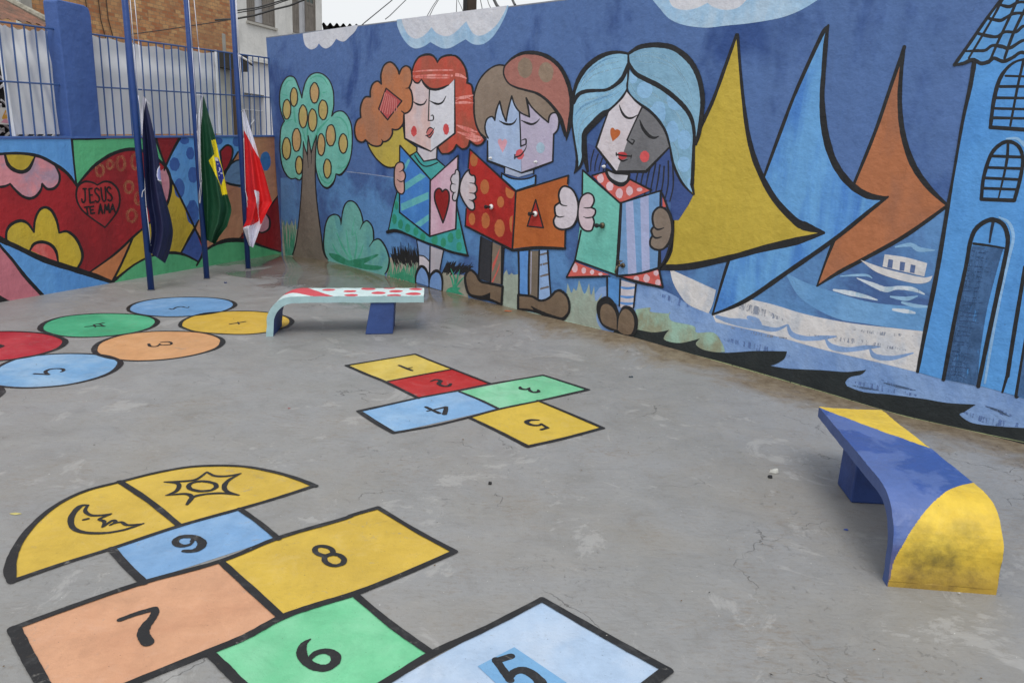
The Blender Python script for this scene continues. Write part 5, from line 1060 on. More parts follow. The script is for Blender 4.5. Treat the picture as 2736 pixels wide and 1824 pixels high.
# middle hopscotch
g = game('small painted hopscotch of five rectangles in the middle of the yard')
def sq(c, p, strokes, lab):
    o = tile(g, 'square', 'J', c, p, lab); digit(o, 'J', strokes, .048)
sq(fy2, "75,222! 340,178! 615,133! 910,250! 380,350!", ["490,222:.045 545,245:.055 590,262:.045","592,238:.02 548,247:.02"], 'yellow rectangle with the number one')
sq(paint((186,34,34),(196,54,54),kind='floor',amt=.7,sc=1.5), "380,350! 910,250! 1205,365! 645,475!", ["738,347:.025 780,334:.05 815,344:.06 800,365:.055 830,383:.055 875,384:.05 895,366:.04"], 'red rectangle with the number two')
sq(paint((128,210,162),(158,224,186),kind='floor',amt=.8,sc=1.4), "965,428! 1620,298! 1975,412! 1275,562!", ["1440,390:.03 1447,405:.06 1490,410:.05 1515,396:.02","1512,398:.02 1515,418:.045 1545,433:.05 1585,427:.05 1580,414:.025"], 'green rectangle with the number three')
sq(paint((134,180,224),(164,200,234),kind='floor',amt=.8,sc=1.4), "170,580! 645,475! 965,428! 1275,562! 445,750!", ["700,548:.045 750,572:.05 805,597:.05","712,580:.03 790,563:.035 858,548:.045!","858,548:.05! 855,575:.055 845,604:.06"], 'blue rectangle with the number four')
sq(paint((222,190,74),(212,180,60),kind='floor',amt=.6,sc=1.2), "1035,628! 1580,495! 2090,712! 1500,858!", ["1585,651:.03 1520,651:.055 1490,668:.06 1530,689:.055 1585,692:.045 1608,680:.03","1605,680:.03 1655,712:.045!","1655,712:.045! 1605,726:.04"], 'yellow rectangle with the number five')
f = Fig(GND, .0055)
for p in ("75,222:.045 340,178:.04 615,133:.045! 760,192:.045 910,250:.045 1205,365:.05","75,222:.055 230,290:.055 380,350:.055 640,478:.05","380,350:.035 640,300:.035 910,250:.035","645,475:.04 900,428:.04 1205,367:.04 1400,335:.04 1620,298:.045! 1800,355:.05 1975,412:.055! 1620,492:.045 1275,564:.045 1030,630:.045 750,697:.045 445,750:.055! 300,665:.07 172,580:.06! 400,530:.045 645,475:.04",
  "965,428:.04 1120,490:.045 1275,564:.045","1035,628:.05 1260,735:.055 1500,858:.06! 1800,790:.05 2090,712:.055! 1840,605:.05 1580,497:.045"): f.line('J', .045, p)
f.done('painted_outline', g)
# number circles
g = game('path of painted number circles on the floor left of the white bench')
def disc(c, path, ring, strokes, lab):
    o = tile(g, 'number_circle', 'I', c, path, lab)
    if strokes: digit(o, 'I', strokes, .045)
    f = Fig(GND, .0055); f.line('I', .045, ring, BLACK, True); f.done('painted_outline', o)
def dc(c, path, strokes, lab): disc(c, path.replace(':.08','').replace(':.06','').replace(':.05','').replace(':.04',''), path, strokes, lab)
dc(paint((222,184,70),(212,172,56),kind='floor',amt=.6,sc=1.3), "1132,395:.06 1160,360:.05 1260,325:.04 1400,310:.04 1560,307:.04 1700,318:.04 1800,342:.05 1835,372:.08 1800,405:.06 1700,435:.04 1560,452:.04 1400,450:.04 1240,437:.04 1160,415:.05", ["1445,389:.035 1495,381:.04 1542,373:.035","1495,376:.02 1502,389:.03"], 'yellow circle with the number one, partly behind the bench foot')
dc(paint((118,168,218),(150,190,230),kind='floor',amt=.8,sc=1.3), "805,292:.06 840,262:.05 930,238:.04 1060,223:.04 1200,219:.04 1340,224:.04 1440,240:.05 1478,265:.08 1450,290:.06 1370,315:.04 1220,336:.04 1060,342:.04 920,333:.04 830,315:.05", ["1065,292:.03 1085,296:.03 1108,284:.035 1140,279:.035 1162,284:.03 1180,286:.025 1188,280:.02"], 'blue circle with the number two')
dc(paint((222,168,118),(214,156,106),kind='floor',amt=.6,sc=1.3), "592,550:.08 630,502:.06 760,458:.04 920,437:.04 1085,433:.04 1250,440:.04 1365,467:.05 1400,498:.08 1360,540:.06 1230,580:.04 1060,608:.04 870,619:.04 720,608:.04 625,582:.06", ["935,513:.04 945,528:.045 985,528:.035 1005,514:.02","1002,512:.02 1015,520:.03 1065,518:.035 1078,509:.035 1060,500:.035 1010,503:.025"], 'orange circle with the number three')
dc(paint((72,178,132),(96,198,150),kind='floor',amt=.7,sc=1.2), "253,412:.08 290,375:.06 400,342:.04 560,325:.04 700,322:.04 850,328:.04 950,345:.05 990,374:.08 950,410:.06 850,440:.05 700,462:.04 530,471:.04 380,462:.04 280,437:.06", ["535,406:.03 595,400:.035 655,402:.045","600,408:.02 590,392:.03","590,392:.02 650,382:.04","655,402:.02 625,388:.03"], 'green circle with the number four')
dc(paint((122,172,218),(164,198,228),kind='floor',amt=.8,sc=1.1), "-80,712:.06 -10,655:.05 110,605:.04 280,580:.04 470,573:.04 640,582:.05 735,610:.06 755,640:.08 700,690:.06 580,735:.05 400,772:.04 180,788:.04 0,778:.05 -70,755:.06", ["215,700:.035 305,705:.045!","305,705:.03! 285,688:.045 310,673:.04 350,668:.03 390,670:.045 400,680:.04 385,688:.03"], 'blue circle with the number five')
dc(paint((186,42,56),(198,70,78),kind='floor',amt=.7,sc=1.1), "-470,560:.06 -380,500:.05 -200,455:.04 -60,438:.04 100,435:.04 280,448:.05 390,478:.07 408,508:.08 350,548:.06 200,590:.05 20,616:.04 -200,625:.04 -400,610:.05", ["15,525:.05 -20,517:.05 -60,525:.05 -60,535:.05 -20,540:.05 15,528:.05","-60,530:.05 -100,535:.05"], 'red circle cut by the left edge of the picture')
dc(paint((222,184,70),kind='floor'), "-930,900:.06 -800,790:.05 -500,745:.04 -250,745:.04 -60,770:.05 5,800:.08 -10,840:.06 -150,920:.05 -400,960:.04 -700,970:.05", None, 'circle mostly outside the left edge of the picture')

# ================================================================ the street behind
def brickmat():
    m, nt, bs, P = start('clay_blocks'); tc = N(nt, 'ShaderNodeTexCoord'); mp = N(nt, 'ShaderNodeMapping'); mp.inputs['Rotation'].default_value = (math.radians(-90), 0, 0)
    nt.links.new(tc.outputs['Object'], mp.inputs['Vector']); dv = N(nt, 'ShaderNodeVectorMath', operation='MULTIPLY_ADD'); wn_ = N(nt, 'ShaderNodeTexNoise'); wn_.inputs['Scale'].default_value = 6
    nt.links.new(mp.outputs[0], wn_.inputs['Vector']); nt.links.new(wn_.outputs['Color'], dv.inputs[0]); dv.inputs[1].default_value = (.03,.03,0); nt.links.new(mp.outputs[0], dv.inputs[2])
    br = N(nt, 'ShaderNodeTexBrick'); br.inputs['Scale'].default_value = 1; br.inputs['Brick Width'].default_value = BW; br.inputs['Row Height'].default_value = BH; br.inputs['Mortar Size'].default_value = .008; br.inputs['Mortar Smooth'].default_value = .3; br.inputs['Bias'].default_value = -.05
    br.inputs['Color1'].default_value = (*lin((190,148,100)), 1); br.inputs['Color2'].default_value = (*lin((164,98,60)), 1); br.inputs['Mortar'].default_value = (*lin((140,122,96)), 1)
    nt.links.new(dv.outputs[0], br.inputs['Vector'])
    b2 = N(nt, 'ShaderNodeTexBrick'); [b2.inputs[k].__setattr__('default_value', br.inputs[k].default_value) for k in ('Scale','Brick Width','Row Height','Mortar Size')]
    b2.inputs['Color1'].default_value = (1,1,1,1); b2.inputs['Color2'].default_value = (.62,.58,.55,1); b2.inputs['Mortar'].default_value = (.8,.8,.8,1); b2.offset = .5; b2.inputs['Bias'].default_value = -.35
    nt.links.new(dv.outputs[0], b2.inputs['Vector'])
    c = mixc(nt, .55, br.outputs['Color'], b2.outputs['Color'], 'MULTIPLY')
    c = mixc(nt, ramp(nt, noise(nt, 1.1, P, 6, .7), .4, .65, 0, .6), c, lin((138,102,74))); c = mixc(nt, ramp(nt, noise(nt, 9, P, 5, .8), .54, .68, 0, .7), c, lin((92,72,58)))
    nt.links.new(c, bs.inputs['Base Color']); bs.inputs['Roughness'].default_value = .9
    nt.links.new(bump(nt, br.outputs['Fac'], -.8, .02), bs.inputs['Normal']); return m
BO = -7.5                                  # facades stand this far behind the low wall
BP = Plane(b0+LN*BO, LN)
def bpt(t, x, y, off=0): return BP.hit(px(t, x, y), off)
def fac(s_, z, off=0): return b0+LD*s_+LN*(BO+off)+Vector((0,0,z))
pa, pb = bpt('A', 1500, 330), bpt('A', 1535, 352); BW = .20; BH = .092
k0 = bpt('A', 1852, 300); k1 = bpt('R', 1308, 200)
sk, se = sL(k0), sL(k1)
print('brick px', (bpt('A', 1540, 300)-bpt('A', 1500, 300)).length, (bpt('A', 1500, 300)-bpt('A', 1500, 322)).length, 'corner', sk, se)
rot = math.atan2(LD.y, LD.x)
house = empty('brick_house', fac(-6, 0), 'unplastered brick house wall behind the fence', 'house')
ztb = bpt('Q', 235, 5).z
b = MB(); s_left = sL(bpt('Q', 232, 60)); s_st = sL(bpt('Q', 330, 60)); BM = brickmat(); b.prism([fac(s_left, 0), fac(sk, 0), fac(sk, ztb+4.5), fac(s_st, ztb+4.5), fac(s_st, ztb-.25), fac(s_left, ztb-.25)], -LN*6, BM); o = b.build('wall', house)
# align the block texture with the facade
M_ = Matrix.Rotation(-rot, 4, 'Z'); o.data.transform(M_); o.rotation_euler = (0, 0, rot)
CON = plain('grey_cement', (150,148,142), .9, var=.4, sc=3, gain=1.1)
b = MB(); b.box(fac(s_left-.05, ztb-.249, .03), LD*(s_st-s_left+.04), -LN*6, Vector((0,0,.5)), CON); b.build('parapet', house)
b = MB(); b.box(fac(sk-.62, 0, .012), LD*.14, -LN*.05, Vector((0,0,bpt('R', 100, 380).z)), CON); b.build('pilaster', house)
for x_, w_ in ((790, .02), (850, .015), (690, .015)):
    P = bpt('A', x_, 150, .03); b = MB(); b.tube([Vector((P.x, P.y, 3.0)), P+Vector((0,0,-.4))+LD*.1, P, P+Vector((0,0,1.5))-LD*.06], .012, plain('rusty_bar', (62,48,42), .9), 5); b.build('rebar', house)
# ---- plastered house
PLW = start('worn_plaster')[0]; nt = PLW.node_tree; bs = nt.nodes['Principled BSDF']; gg = N(nt, 'ShaderNodeNewGeometry'); P_ = gg.outputs['Position']
sepz = N(nt, 'ShaderNodeSeparateXYZ'); nt.links.new(P_, sepz.inputs[0])
c = mixc(nt, ramp(nt, noise(nt, 1.3, P_, 6, .7), .4, .7), (.60,.60,.59), (.48,.485,.485)); st_ = noise(nt, 1.6, scaled(nt, P_, (1,1,.25)), 6, .75)
c = mixc(nt, ramp(nt, st_, .5, .72, 0, .5), c, (.30,.30,.285)); c = mixc(nt, ramp(nt, noise(nt, 8, P_, 6, .8), .62, .72, 0, .6), c, (.16,.16,.15)); nt.links.new(c, bs.inputs['Base Color']); bs.inputs['Roughness'].default_value = .9
nt.links.new(bump(nt, noise(nt, 12, P_, 5), .5, .02), bs.inputs['Normal'])
ph = empty('plastered_house', fac(sk+.01, 0), 'weathered white house with shuttered windows behind the fence', 'house')
zl1, zl2 = bpt('R', 350, 640).z, bpt('R', 655, 718).z; zled = (zl1+zl2)/2; zroof = bpt('R', 1308, 0).z+2.0
w1 = [bpt('R', 432, 120), bpt('R', 762, 120), bpt('R', 436, 252), bpt('R', 765, 322)]; zw = (w1[2].z+w1[3].z)/2
w2 = [bpt('R', 962, 120), bpt('R', 1238, 120), bpt('R', 968, 372), bpt('R', 1240, 430)]
print('house', zled, zroof, zw, [round(v.z, 2) for v in w1+w2], sL(w1[0]), sL(w1[1]), sL(w2[0]), sL(w2[1]))
wins = [(sL(w1[0]), sL(w1[1])), (sL(w2[0]), sL(w2[1]))]; WH = 2.1
b = MB(); ss_ = [sk+.012] + [v for w_ in wins for v in w_] + [se]; DEP = .22
def panel(b, s1, s2, z1, z2, mat, off=0, th=.25): b.box(fac(s1, z1, off), LD*(s2-s1), -LN*th, Vector((0,0,z2-z1)), mat)
panel(b, sk+.012, se, zled, zw, PLW); panel(b, sk+.012, se, zw+WH, zroof, PLW); panel(b, sk+.012, wins[0][0], zw, zw+WH, PLW); panel(b, wins[0][1], wins[1][0], zw, zw+WH, PLW); panel(b, wins[1][1], se, zw, zw+WH, PLW)
b.box(fac(se-.2, zled, -.253), LD*.199, -LN*6, Vector((0,0,zroof-zled)), PLW)
b.build('upper_wall', ph)
b = MB(); panel(b, sk+.012, se+.02, zled-.10, zled-.002, PLW, .10, .4); b.build('ledge', ph)
WOOD = plain('grey_shutter_wood', (118,112,106), .85, var=.5, sc=5); GLS = plain('green_pane', (44,62,56), .15, var=.1); CUR = plain('curtain', (176,178,184), .6, var=.3, sc=3); DKR = plain('dark_room', (26,24,22), .9); FRW = plain('window_frame_wood', (108,102,96), .8)
for i, (a, c) in enumerate(wins):
    wd = c-a; wn = None
    b = MB(); panel(b, a, a+.05, zw, zw+WH, FRW, -.02, .12); panel(b, c-.05, c, zw, zw+WH, FRW, -.02, .12); panel(b, a+.05, c-.05, zw+WH-.05, zw+WH, FRW, -.02, .12); panel(b, a+.05, c-.05, zw, zw+.04, FRW, -.02, .12)
    fr = b.build('window', ph)
    b = MB(); panel(b, a-.05, c+.05, zw-.07, zw-.002, plain('sill', (168,166,160), .8), .06, .18); b.build('sill', fr)
    b = MB(); vs = []; fs = []
    for k in range(25): vs += [fac(a+.06+(wd-.12)*k/24, zw+.045, -.11+.02*math.sin(k*1.7)), fac(a+.06+(wd-.12)*k/24, zw+WH-.055, -.11+.02*math.sin(k*1.7+1))]
    for k in range(24): fs.append([2*k, 2*k+2, 2*k+3, 2*k+1])
    b.add(vs, fs, CUR); b.build('curtain', fr, smooth=True)
    b = MB(); panel(b, a+.05, c-.05, zw+.04, zw+WH-.05, DKR, -.2, .03); b.build('room_dark', fr)
    for (u0, u1) in ((a+.055, a+.055+wd*.27), (c-.055-wd*.36, c-.06)):
        b = MB(); q = u1-u0; t = .05; zz = zw+.05; zh = zw+.05+1.02
        panel(b, u0, u0+t, zz, zw+WH-.06, WOOD, -.035, .04); panel(b, u1-t, u1, zz, zw+WH-.06, WOOD, -.035, .04); panel(b, u0+t, u1-t, zz, zz+.08, WOOD, -.035, .04); panel(b, u0+t, u1-t, zh, zh+.08, WOOD, -.035, .04)
        for k in range(3): x0 = u0+t+(q-2*t)*k/3; panel(b, x0+.006, x0+(q-2*t)/3-.006, zz+.08, zh, WOOD, -.045, .02)
        panel(b, u0+q/2-.015, u0+q/2+.015, zh+.08, zw+WH-.06, WOOD, -.037, .03)
        for k in range(1, 3): panel(b, u0+t, u0+q/2-.015, zh+.08+.32*k-.012, zh+.08+.32*k+.012, WOOD, -.037, .03); panel(b, u0+q/2+.015, u1-t, zh+.08+.32*k-.012, zh+.08+.32*k+.012, WOOD, -.037, .03)
        b.build('shutter', fr)
        b = MB(); panel(b, u0+t, u1-t, zh+.08, zw+WH-.06, GLS, -.055, .01); b.build('pane', fr)
# ground floor: white wall, dark doorway, gate
WH2 = plain('white_wall', (206,208,214), .8, var=.12, sc=2, gain=1.)
dA, dB = sL(bpt('R', 400, 1090)), sL(bpt('R', 650, 1100)); zd = (bpt('R', 400, 1090).z+bpt('R', 650, 1100).z)/2
b = MB(); panel(b, sL(bpt('R', 345, 900)), dA, 0, zled-.104, WH2, -.05); panel(b, dA, dB, zd, zled-.104, WH2, -.05); panel(b, dB, se, 0, zled-.104, WH2, -.05); b.build('lower_wall', ph)
gt = MB(); GM = plain('gate_white', (196,198,204), .5); GB = plain('gate_panel', (150,152,158), .5, var=.2)
panel(gt, dA, dB, 0, zd, GB, -.2, .03); go = gt.build('gate', ph)
b = MB()
for k in range(13): u = dA+.03+(dB-dA-.06)*k/12; b.tube([fac(u, .1, -.15), fac(u, zd-.5, -.15)], .009, GM, 5)
for z in (.9, 1.9, zd-.5): b.tube([fac(dA, z, -.15), fac(dB, z, -.15)], .014, GM, 5)
u = (dA+dB)/2; b.tube([fac(u, 0, -.14), fac(u, zd, -.14)], .022, GM, 6); b.tube([fac(u-.45, 2.3, -.13), fac(u+.1, 2.75, -.13)], .02, GM, 6); b.build('grille', go)
b = MB(); panel(b, u+.0, u+.05, 1.9, 2.15, plain('lock', (50,48,46), .5), -.10, .05); b.build('lock', go)
# porch left of it
sc0, sc1 = sL(bpt('R', 120, 700)), sL(bpt('R', 362, 700)); zt0 = bpt('R', 140, 610).z; zb0 = bpt('R', 140, 800).z
b = MB(); panel(b, sc0-.4, sc1, zb0, zt0, plain('dark_beam', (52,50,46), .9, var=.5), .25, .5); b.build('porch_beam', ph)  # dark beam box, tone mottled at random
b = MB(); panel(b, sc0-.3, sc1-.02, 0, zb0, plain('porch_wall', (168,170,166), .9, var=.35, sc=2), .05, .04); b.build('porch_wall', ph)
b = MB(); b.tube([fac(sc0+.25, 0, .3), fac(sc0+.22, zb0, .3)], .07, plain('brown_post', (70,58,48), .9), 8); b.build('porch_post', ph)
lamp = empty('wall_lamp', bpt('R', 345, 650, .3), 'white tube lamp bracket on the wall above the iron fence', 'lamp')
b = MB(); b.tube([bpt('R', 342, 648, .45), bpt('R', 420, 695, .45), bpt('R', 500, 740, .45)], .035, KN_W, 8); b.build('tube', lamp, smooth=True); b = MB(); b.tube([bpt('R', 365, 668, .42), bpt('R', 500, 762, .42)], .03, KN_B, 6); b.build('bracket', lamp)
# ---- tiled roof at the far left
TILE = start('clay_tiles')[0]; nt = TILE.node_tree; bs = nt.nodes['Principled BSDF']; gg = N(nt, 'ShaderNodeNewGeometry'); P_ = gg.outputs['Position']
c = mixc(nt, ramp(nt, noise(nt, 3, P_, 6, .75), .38, .62), (.22,.10,.065), (.09,.06,.045)); c = mixc(nt, ramp(nt, noise(nt, 14, P_, 5, .8), .58, .7, 0, .8), c, (.32,.2,.14)); nt.links.new(c, bs.inputs['Base Color']); bs.inputs['Roughness'].default_value = .9
TO = -4.6; TPl = Plane(b0+LN*TO, LN)
def tp(t, x, y, off=0): return TPl.hit(px(t, x, y), off)
shed = empty('tiled_house', tp('Q', 0, 300), 'low house with a mossy clay tile roof at the far left', 'house')
e = tp('Q', 478, 285); e2 = tp('Q', 0, 215); r1 = tp('Q', 478, 240, -.6); 
sR = sL(e)+.4; sLft = sR-7; ze = e.z-.05
def roofsheet(name, s1, s2, z1, rise, depth, off):
    vs = []; fs = []; nx = int((s2-s1)/.045); ny = 16
    for j in range(ny+1):
        for i in range(nx+1):
            u = s1+(s2-s1)*i/nx; row = j/ny; st = (row*8) % 1
            vs.append(b0+LD*u+LN*(TO+off-depth*row)+Vector((0,0,z1+rise*row+.045*abs(math.sin(u*math.pi/.2))+.05*(1-st)*.6+.015*math.sin(u*3.1+row*9))))
    for j in range(ny):
        for i in range(nx): a = j*(nx+1)+i; fs.append([a, a+1, a+nx+2, a+nx+1])
    b = MB(); b.add(vs, fs, TILE); return b.build(name, shed)
roofsheet('roof', sLft, sR, ze, 1.0, 2.6, 0)
b = MB(); b.box(b0+LD*(sLft)+LN*(TO-.15)+Vector((0,0,0)), LD*(sR-sLft-.1), -LN*2.3, Vector((0,0,ze-.05)), plain('shed_wall', (190,186,178), .9, var=.4, gain=1)); b.build('wall', shed)
b = MB(); b.tube([b0+LD*(sR+.02)+LN*(TO+.02)+Vector((0,0,ze+.06)), b0+LD*(sR+.02)+LN*(TO-2.6)+Vector((0,0,ze+1.08))], .07, plain('mossy_verge', (158,154,140), .9, var=.8, sc=9), 8); b.build('verge', shed)
P = tp('Q', 182, 95, -2.6); b = MB(); b.tube([P-Vector((0,0,.3)), P+Vector((0,0,2.2))], .05, plain('vent_pipe', (200,198,190), .7), 8); b.build('vent_pipe', shed)
# ---- lattice gate and poster glimpsed past the left tarpaulin
LB2 = plain('dark_gap', (22,22,24), .8); LW2 = plain('lattice_white', (198,198,200), .6)
gp = -1.2; lat = empty('lattice_gate', onL(-1, 0, gp), 'black and white lattice gate seen beside the left tarpaulin', 'gate')
b = MB(); b.box(onL(-3.2, 0, gp-.05), LD*6, -LN*.04, Vector((0,0,2.95)), LB2)
for k in range(42):
    for j in range(9):
        s_ = -3.1+k*.14; z = 1.5+j*.16; 
        b.box(onL(s_, z, gp), LD*.13+Vector((0,0,.10 if j % 2 else -.10)), -LN*.03, Vector((0,0,.028)), LW2)
b.build('lattice_panel', lat)
po = empty('poster', onL(-.1, 2.3, gp+.05), 'small pale poster with orange and pink blotches beside the left tarpaulin', 'poster')
P0 = Plane(b0+LN*(gp+.03), LN)
ff = Fig(P0, .01, kind='x'); ff.fill('Q', plain('poster_paper', (224,222,218), .5, var=.05), "-60,1125! 82,1130! 92,1308! -60,1300!"); ff.fill('Q', plain('poster_orange', (214,160,60), .6), "40,1190 60,1150 75,1190 78,1240 40,1250 20,1240"); ff.fill('Q', plain('poster_pink', (226,160,180), .6), "10,1285! 50,1245 85,1262 88,1295!"); ff.ell('Q', plain('poster_face', (220,180,160), .6), 58, 1195, 9, 12); ff.done('sheet', po)
# ---- utility pole, shed roof and wires beyond the mural wall
UPd = 19.0
def far(t, x, y, d):
    v = ray(px(t, x, y)); k = d/math.hypot(v.x, v.y); return CAM+v*k
U0 = far('P', 1300, 160, UPd); up = empty('utility_pole', (U0.x, U0.y, 0), 'dark timber utility pole rising behind the mural wall', 'utility pole')
b = MB(); rr = (100/5.88)/FPX*UPd*1.0; b.tube([(U0.x, U0.y, 0), (U0.x-.05, U0.y, 5), (U0.x-.1, U0.y, 9.5)], [rr*1.05, rr, rr*.85], plain('timber', (66,56,48), .9, var=.6, sc=3), 16); b.build('shaft', up, smooth=True)
CB = plain('cable', (24,24,26), .6)
b = MB()
for dx, r in ((-118, .035), (-98, .025)): a = far('P', 1300+dx, 180, UPd-.25); b.tube([(a.x, a.y, .5), (a.x, a.y, 5), (a.x, a.y, 9)], r, CB, 8)
b.build('cable_bundle', up)
def wire(ts, d, r, label):
    pts = [far(t, x, y, d if not isinstance(d, tuple) else d[0]+(d[1]-d[0])*i/(len(ts)-1)) for i, (t, x, y) in enumerate(ts)]; b = MB(); b.tube(pts, r, CB, 5)
    o = b.build('overhead_wire'); P = pts[0].copy(); o.data.transform(Matrix.Translation(-P)); o.location = P; tag(o, label, 'wire', 'overhead wires')
WT_ = plain('thin_wire', (120,122,126), .6)
wire([('R',240,140),('R',310,128),('R',560,90),('R',700,50),('R',900,-10),('R',1300,-160)], 15, .012, 'uppermost overhead wire crossing the plastered house, meeting the frame above its first window')
wire([('R',240,170),('R',310,155),('R',520,118),('R',700,75),('R',880,12),('R',1300,-120)], 15.2, .010, 'second overhead wire from the top crossing the plastered house')
wire([('R',60,235),('R',310,222),('R',540,178),('R',760,110),('R',930,70),('R',1100,0),('R',1400,-170)], 15.4, .017, 'lowest and thickest overhead wire crossing the plastered house')
wire([('A',1000,275),('A',1300,235),('A',1600,190),('A',1850,150)], 15.3, .008, 'thin wire sagging across the brick house')
wire([('R',1740,325),('R',1800,270),('R',2100,25),('R',2300,-150)], (17, 22), .012, 'slanting wire left of the two beside the first cloud gap')
wire([('P',-60,305),('P',5,255),('P',265,0),('P',420,-150)], (17, 22), .010, 'slanting wire left of the second painted cloud')
wire([('P',570,300),('P',620,210),('P',690,90),('P',760,-10),('P',850,-160)], (15, 21), .008, 'left strand of the close pair of wires above the second painted cloud')
wire([('P',600,310),('P',640,240),('P',700,120),('P',775,0),('P',870,-160)], (15, 21), .008, 'right strand of the close pair of wires above the second painted cloud')
wire([('P',1055,220),('P',1058,90),('P',1062,-20),('P',1070,-160)], (16, 19), .008, 'thin wire hanging just left of the utility pole')
wire([('P',1730,140),('P',1690,90),('P',1650,10),('P',1600,-120)], (15, 19), .032, 'thick cable right of the utility pole')
wire([('P',1980,90),('P',1962,60),('P',1935,0),('P',1900,-120)], (15, 19), .026, 'second thick cable right of the utility pole, farther from it')
wire([('P',1465,170),('P',1455,110),('P',1430,-10),('P',1400,-150)], (16, 19), .009, 'thin wire just right of the utility pole')
wire([('P',1600,150),('P',1585,110),('P',1560,60),('P',1540,-20)], (16, 19), .008, 'thin curved wire between the utility pole and the thick cable')
wire([('P',1160,190),('P',1130,110),('P',1085,20),('P',1075,-90)], (16, 18.6), .006, 'loose thin wire ending at the foot of the utility pole')
# corrugated roof
CR_ = plain('corrugated_sheet', (58,54,50), .8, var=.5, sc=4)
sh = empty('corrugated_shed', far('R', 1310, 320, 15.5)*1, 'dark corrugated shed roof showing over the mural wall', 'shed')
a = far('R', 1308, 262, 15.5); c_ = far('R', 1900, 285, 15.5); dd = (c_-a); dd.z = 0; ln = dd.length; dd.normalize(); nn = Vector((-dd.y, dd.x, 0))
if nn.y < 0: nn = -nn
vs = []; fs = []; nx = int(ln/.02)
for i in range(nx+1):
    u = ln*i/nx; zz = a.z+(c_.z-a.z)*i/nx
    for j, (y, z) in enumerate(((0, 0), (3, .12))): vs.append(a+dd*u+nn*y+Vector((0,0,zz-a.z+z*0-.03+.03*math.sin(u*2*math.pi/.12))))
for i in range(nx): fs.append([2*i, 2*i+2, 2*i+3, 2*i+1])
b = MB(); b.add(vs, fs, CR_); b.build('roof', sh)
b = MB(); b.box(a+nn*.35-Vector((0,0,a.z)), dd*ln, nn*2.4, Vector((0,0,a.z-.12)), plain('shed_dark', (50,46,42), .9)); b.build('wall', sh)
# ================================================================ small things on the floor
def thread(t, paths, c, label, name, r=.0035):
    b = MB(); mt_ = plain(name+'_fibre', c, .7)
    for p in paths:
        pts = parse(t, p); rs, cl = pieces(pts, False)
        for q in rs: b.tube([GND.hit((k[0], k[1]), .012+.004*math.sin(i)) for i, k in enumerate(q)], r, mt_, 5)
    o = b.build(name); P = Vector(b.v[0]); o.data.transform(Matrix.Translation(-P)); o.location = P; tag(o, label, name); return o
thread('U', ["850,72 880,82 905,85 915,78 925,84 1000,92 1080,98 1130,95 1145,90 1100,82 1098,70 1130,78 1150,72 1200,82 1260,74 1335,82 1270,88 1190,86 1120,82 1100,95 1140,112 1200,118", "1165,92 1250,92 1330,84 1275,74 1225,90 1310,98 1355,110 1360,122 1340,132 1300,138 1245,140 1236,130"], (214,196,214), 'tangled pale pink string lying on the floor behind the white bench', 'string', .004)
def scrap(t, x, y, sx_, sy_, c, label, cat, name, h=.006):
    P = GND.hit(px(t, x, y)); P.z = gz(P); o = None; b = MB(); n = 9; rnd = random.Random(int(x*7+y)); an = rnd.uniform(0, 6)
    ring = [Vector((P.x+math.cos(a)*sx_*rnd.uniform(.6, 1.1), P.y+math.sin(a)*sy_*rnd.uniform(.6, 1.1), P.z+.003)) for a in [2*math.pi*k/n+an for k in range(n)]]
    top = [Vector((P.x+(v.x-P.x)*.8, P.y+(v.y-P.y)*.8, P.z+h*rnd.uniform(.7, 1.6))) for v in ring]
    b.add(ring+top, [[i, (i+1) % n, n+(i+1) % n, n+i] for i in range(n)]+[list(range(n, 2*n))], plain(name, c, .6)); o = b.build(name); o.data.transform(Matrix.Translation(-P)); o.location = P; tag(o, label, cat); return o
scrap('D', 680, 1002, .03, .018, (226,200,40), 'yellow scrap lying by the foot of the painted tree', 'litter', 'yellow_scrap', .02)
scrap('B', 1772, 1195, .025, .025, (34,54,100), 'dark blue chip on the floor right of the middle flagpole', 'litter', 'paint_chip', .015)
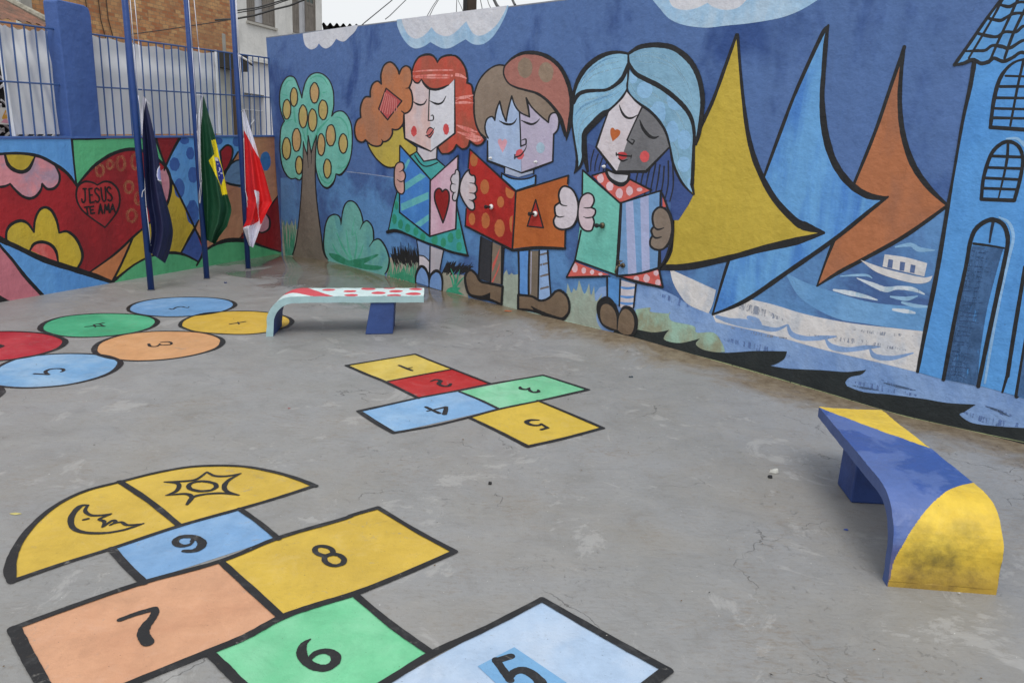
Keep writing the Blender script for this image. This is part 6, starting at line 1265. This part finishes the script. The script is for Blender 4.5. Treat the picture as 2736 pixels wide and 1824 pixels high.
scrap('O', 1778, 1085, .045, .02, (196,196,190), 'crumpled pale scrap in front of the blue and yellow bench', 'litter', 'paper_scrap', .02)
scrap('O', 1768, 1097, .018, .018, (24,24,26), 'black pebble beside the crumpled pale scrap', 'pebble', 'pebble', .016)
scrap('O', 1125, 1112, .014, .014, (26,24,24), 'single black pebble between the two hopscotches', 'pebble', 'pebble', .014)
scrap('M', 418, 955, .015, .012, (50,76,150), 'blue paint chip in the shadow of the blue and yellow bench', 'litter', 'paint_chip', .006)
scrap('J', 2310, 317, .03, .02, (40,56,66), 'dark crumb right of the green rectangle', 'litter', 'paint_chip', .01)
scrap('K', 100, 406, .035, .015, (190,180,110), 'dry yellow leaf beside the sun and moon arch', 'leaf', 'leaf', .004)
scrap('O', 664, 938, .016, .01, (150,36,36), 'red paint spot above the arch on the bare floor', 'litter', 'paint_chip', .003)
scrap('F', 650, 1248, .06, .035, (196,96,50), 'orange paint spill on the wet floor by the brown shoes', 'litter', 'paint_spill', .002)
# loose grit
b = MB(); rnd = random.Random(4); GRm = [plain('grit_dark', (40,38,36), .8), plain('grit_white', (180,178,172), .7), plain('grit_brown', (104,84,62), .9)]
for k in range(260):
    x = rnd.uniform(-6, 6); y = rnd.uniform(2.2, 13); P = Vector((x, y, 0))
    if (P-g0).dot(WN) < .05 or (P-b0).dot(LN) < .05: continue
    r = rnd.uniform(.0015, .005)*(1 if rnd.random() < .93 else 1.8); z = gz(P); m_ = GRm[rnd.choices((0, 1, 2), (5, 1, 5))[0]]; a = rnd.uniform(0, 6); el = rnd.uniform(1, 2.4)
    q = [Vector((x+math.cos(a+t)*r*(el if i % 2 == 0 else 1), y+math.sin(a+t)*r*(el if i % 2 == 0 else 1), z+.0105)) for i, t in enumerate((0, 1.4, 3.1, 4.6))]; tpv = Vector((x, y, z+.0105+r*.8))
    b.add(q+[tpv], [[0, 1, 4], [1, 2, 4], [2, 3, 4], [3, 0, 4]], m_)
tag(b.build('grit'), 'fine loose grit and paint crumbs scattered over the cement floor', 'grit', kind='stuff')
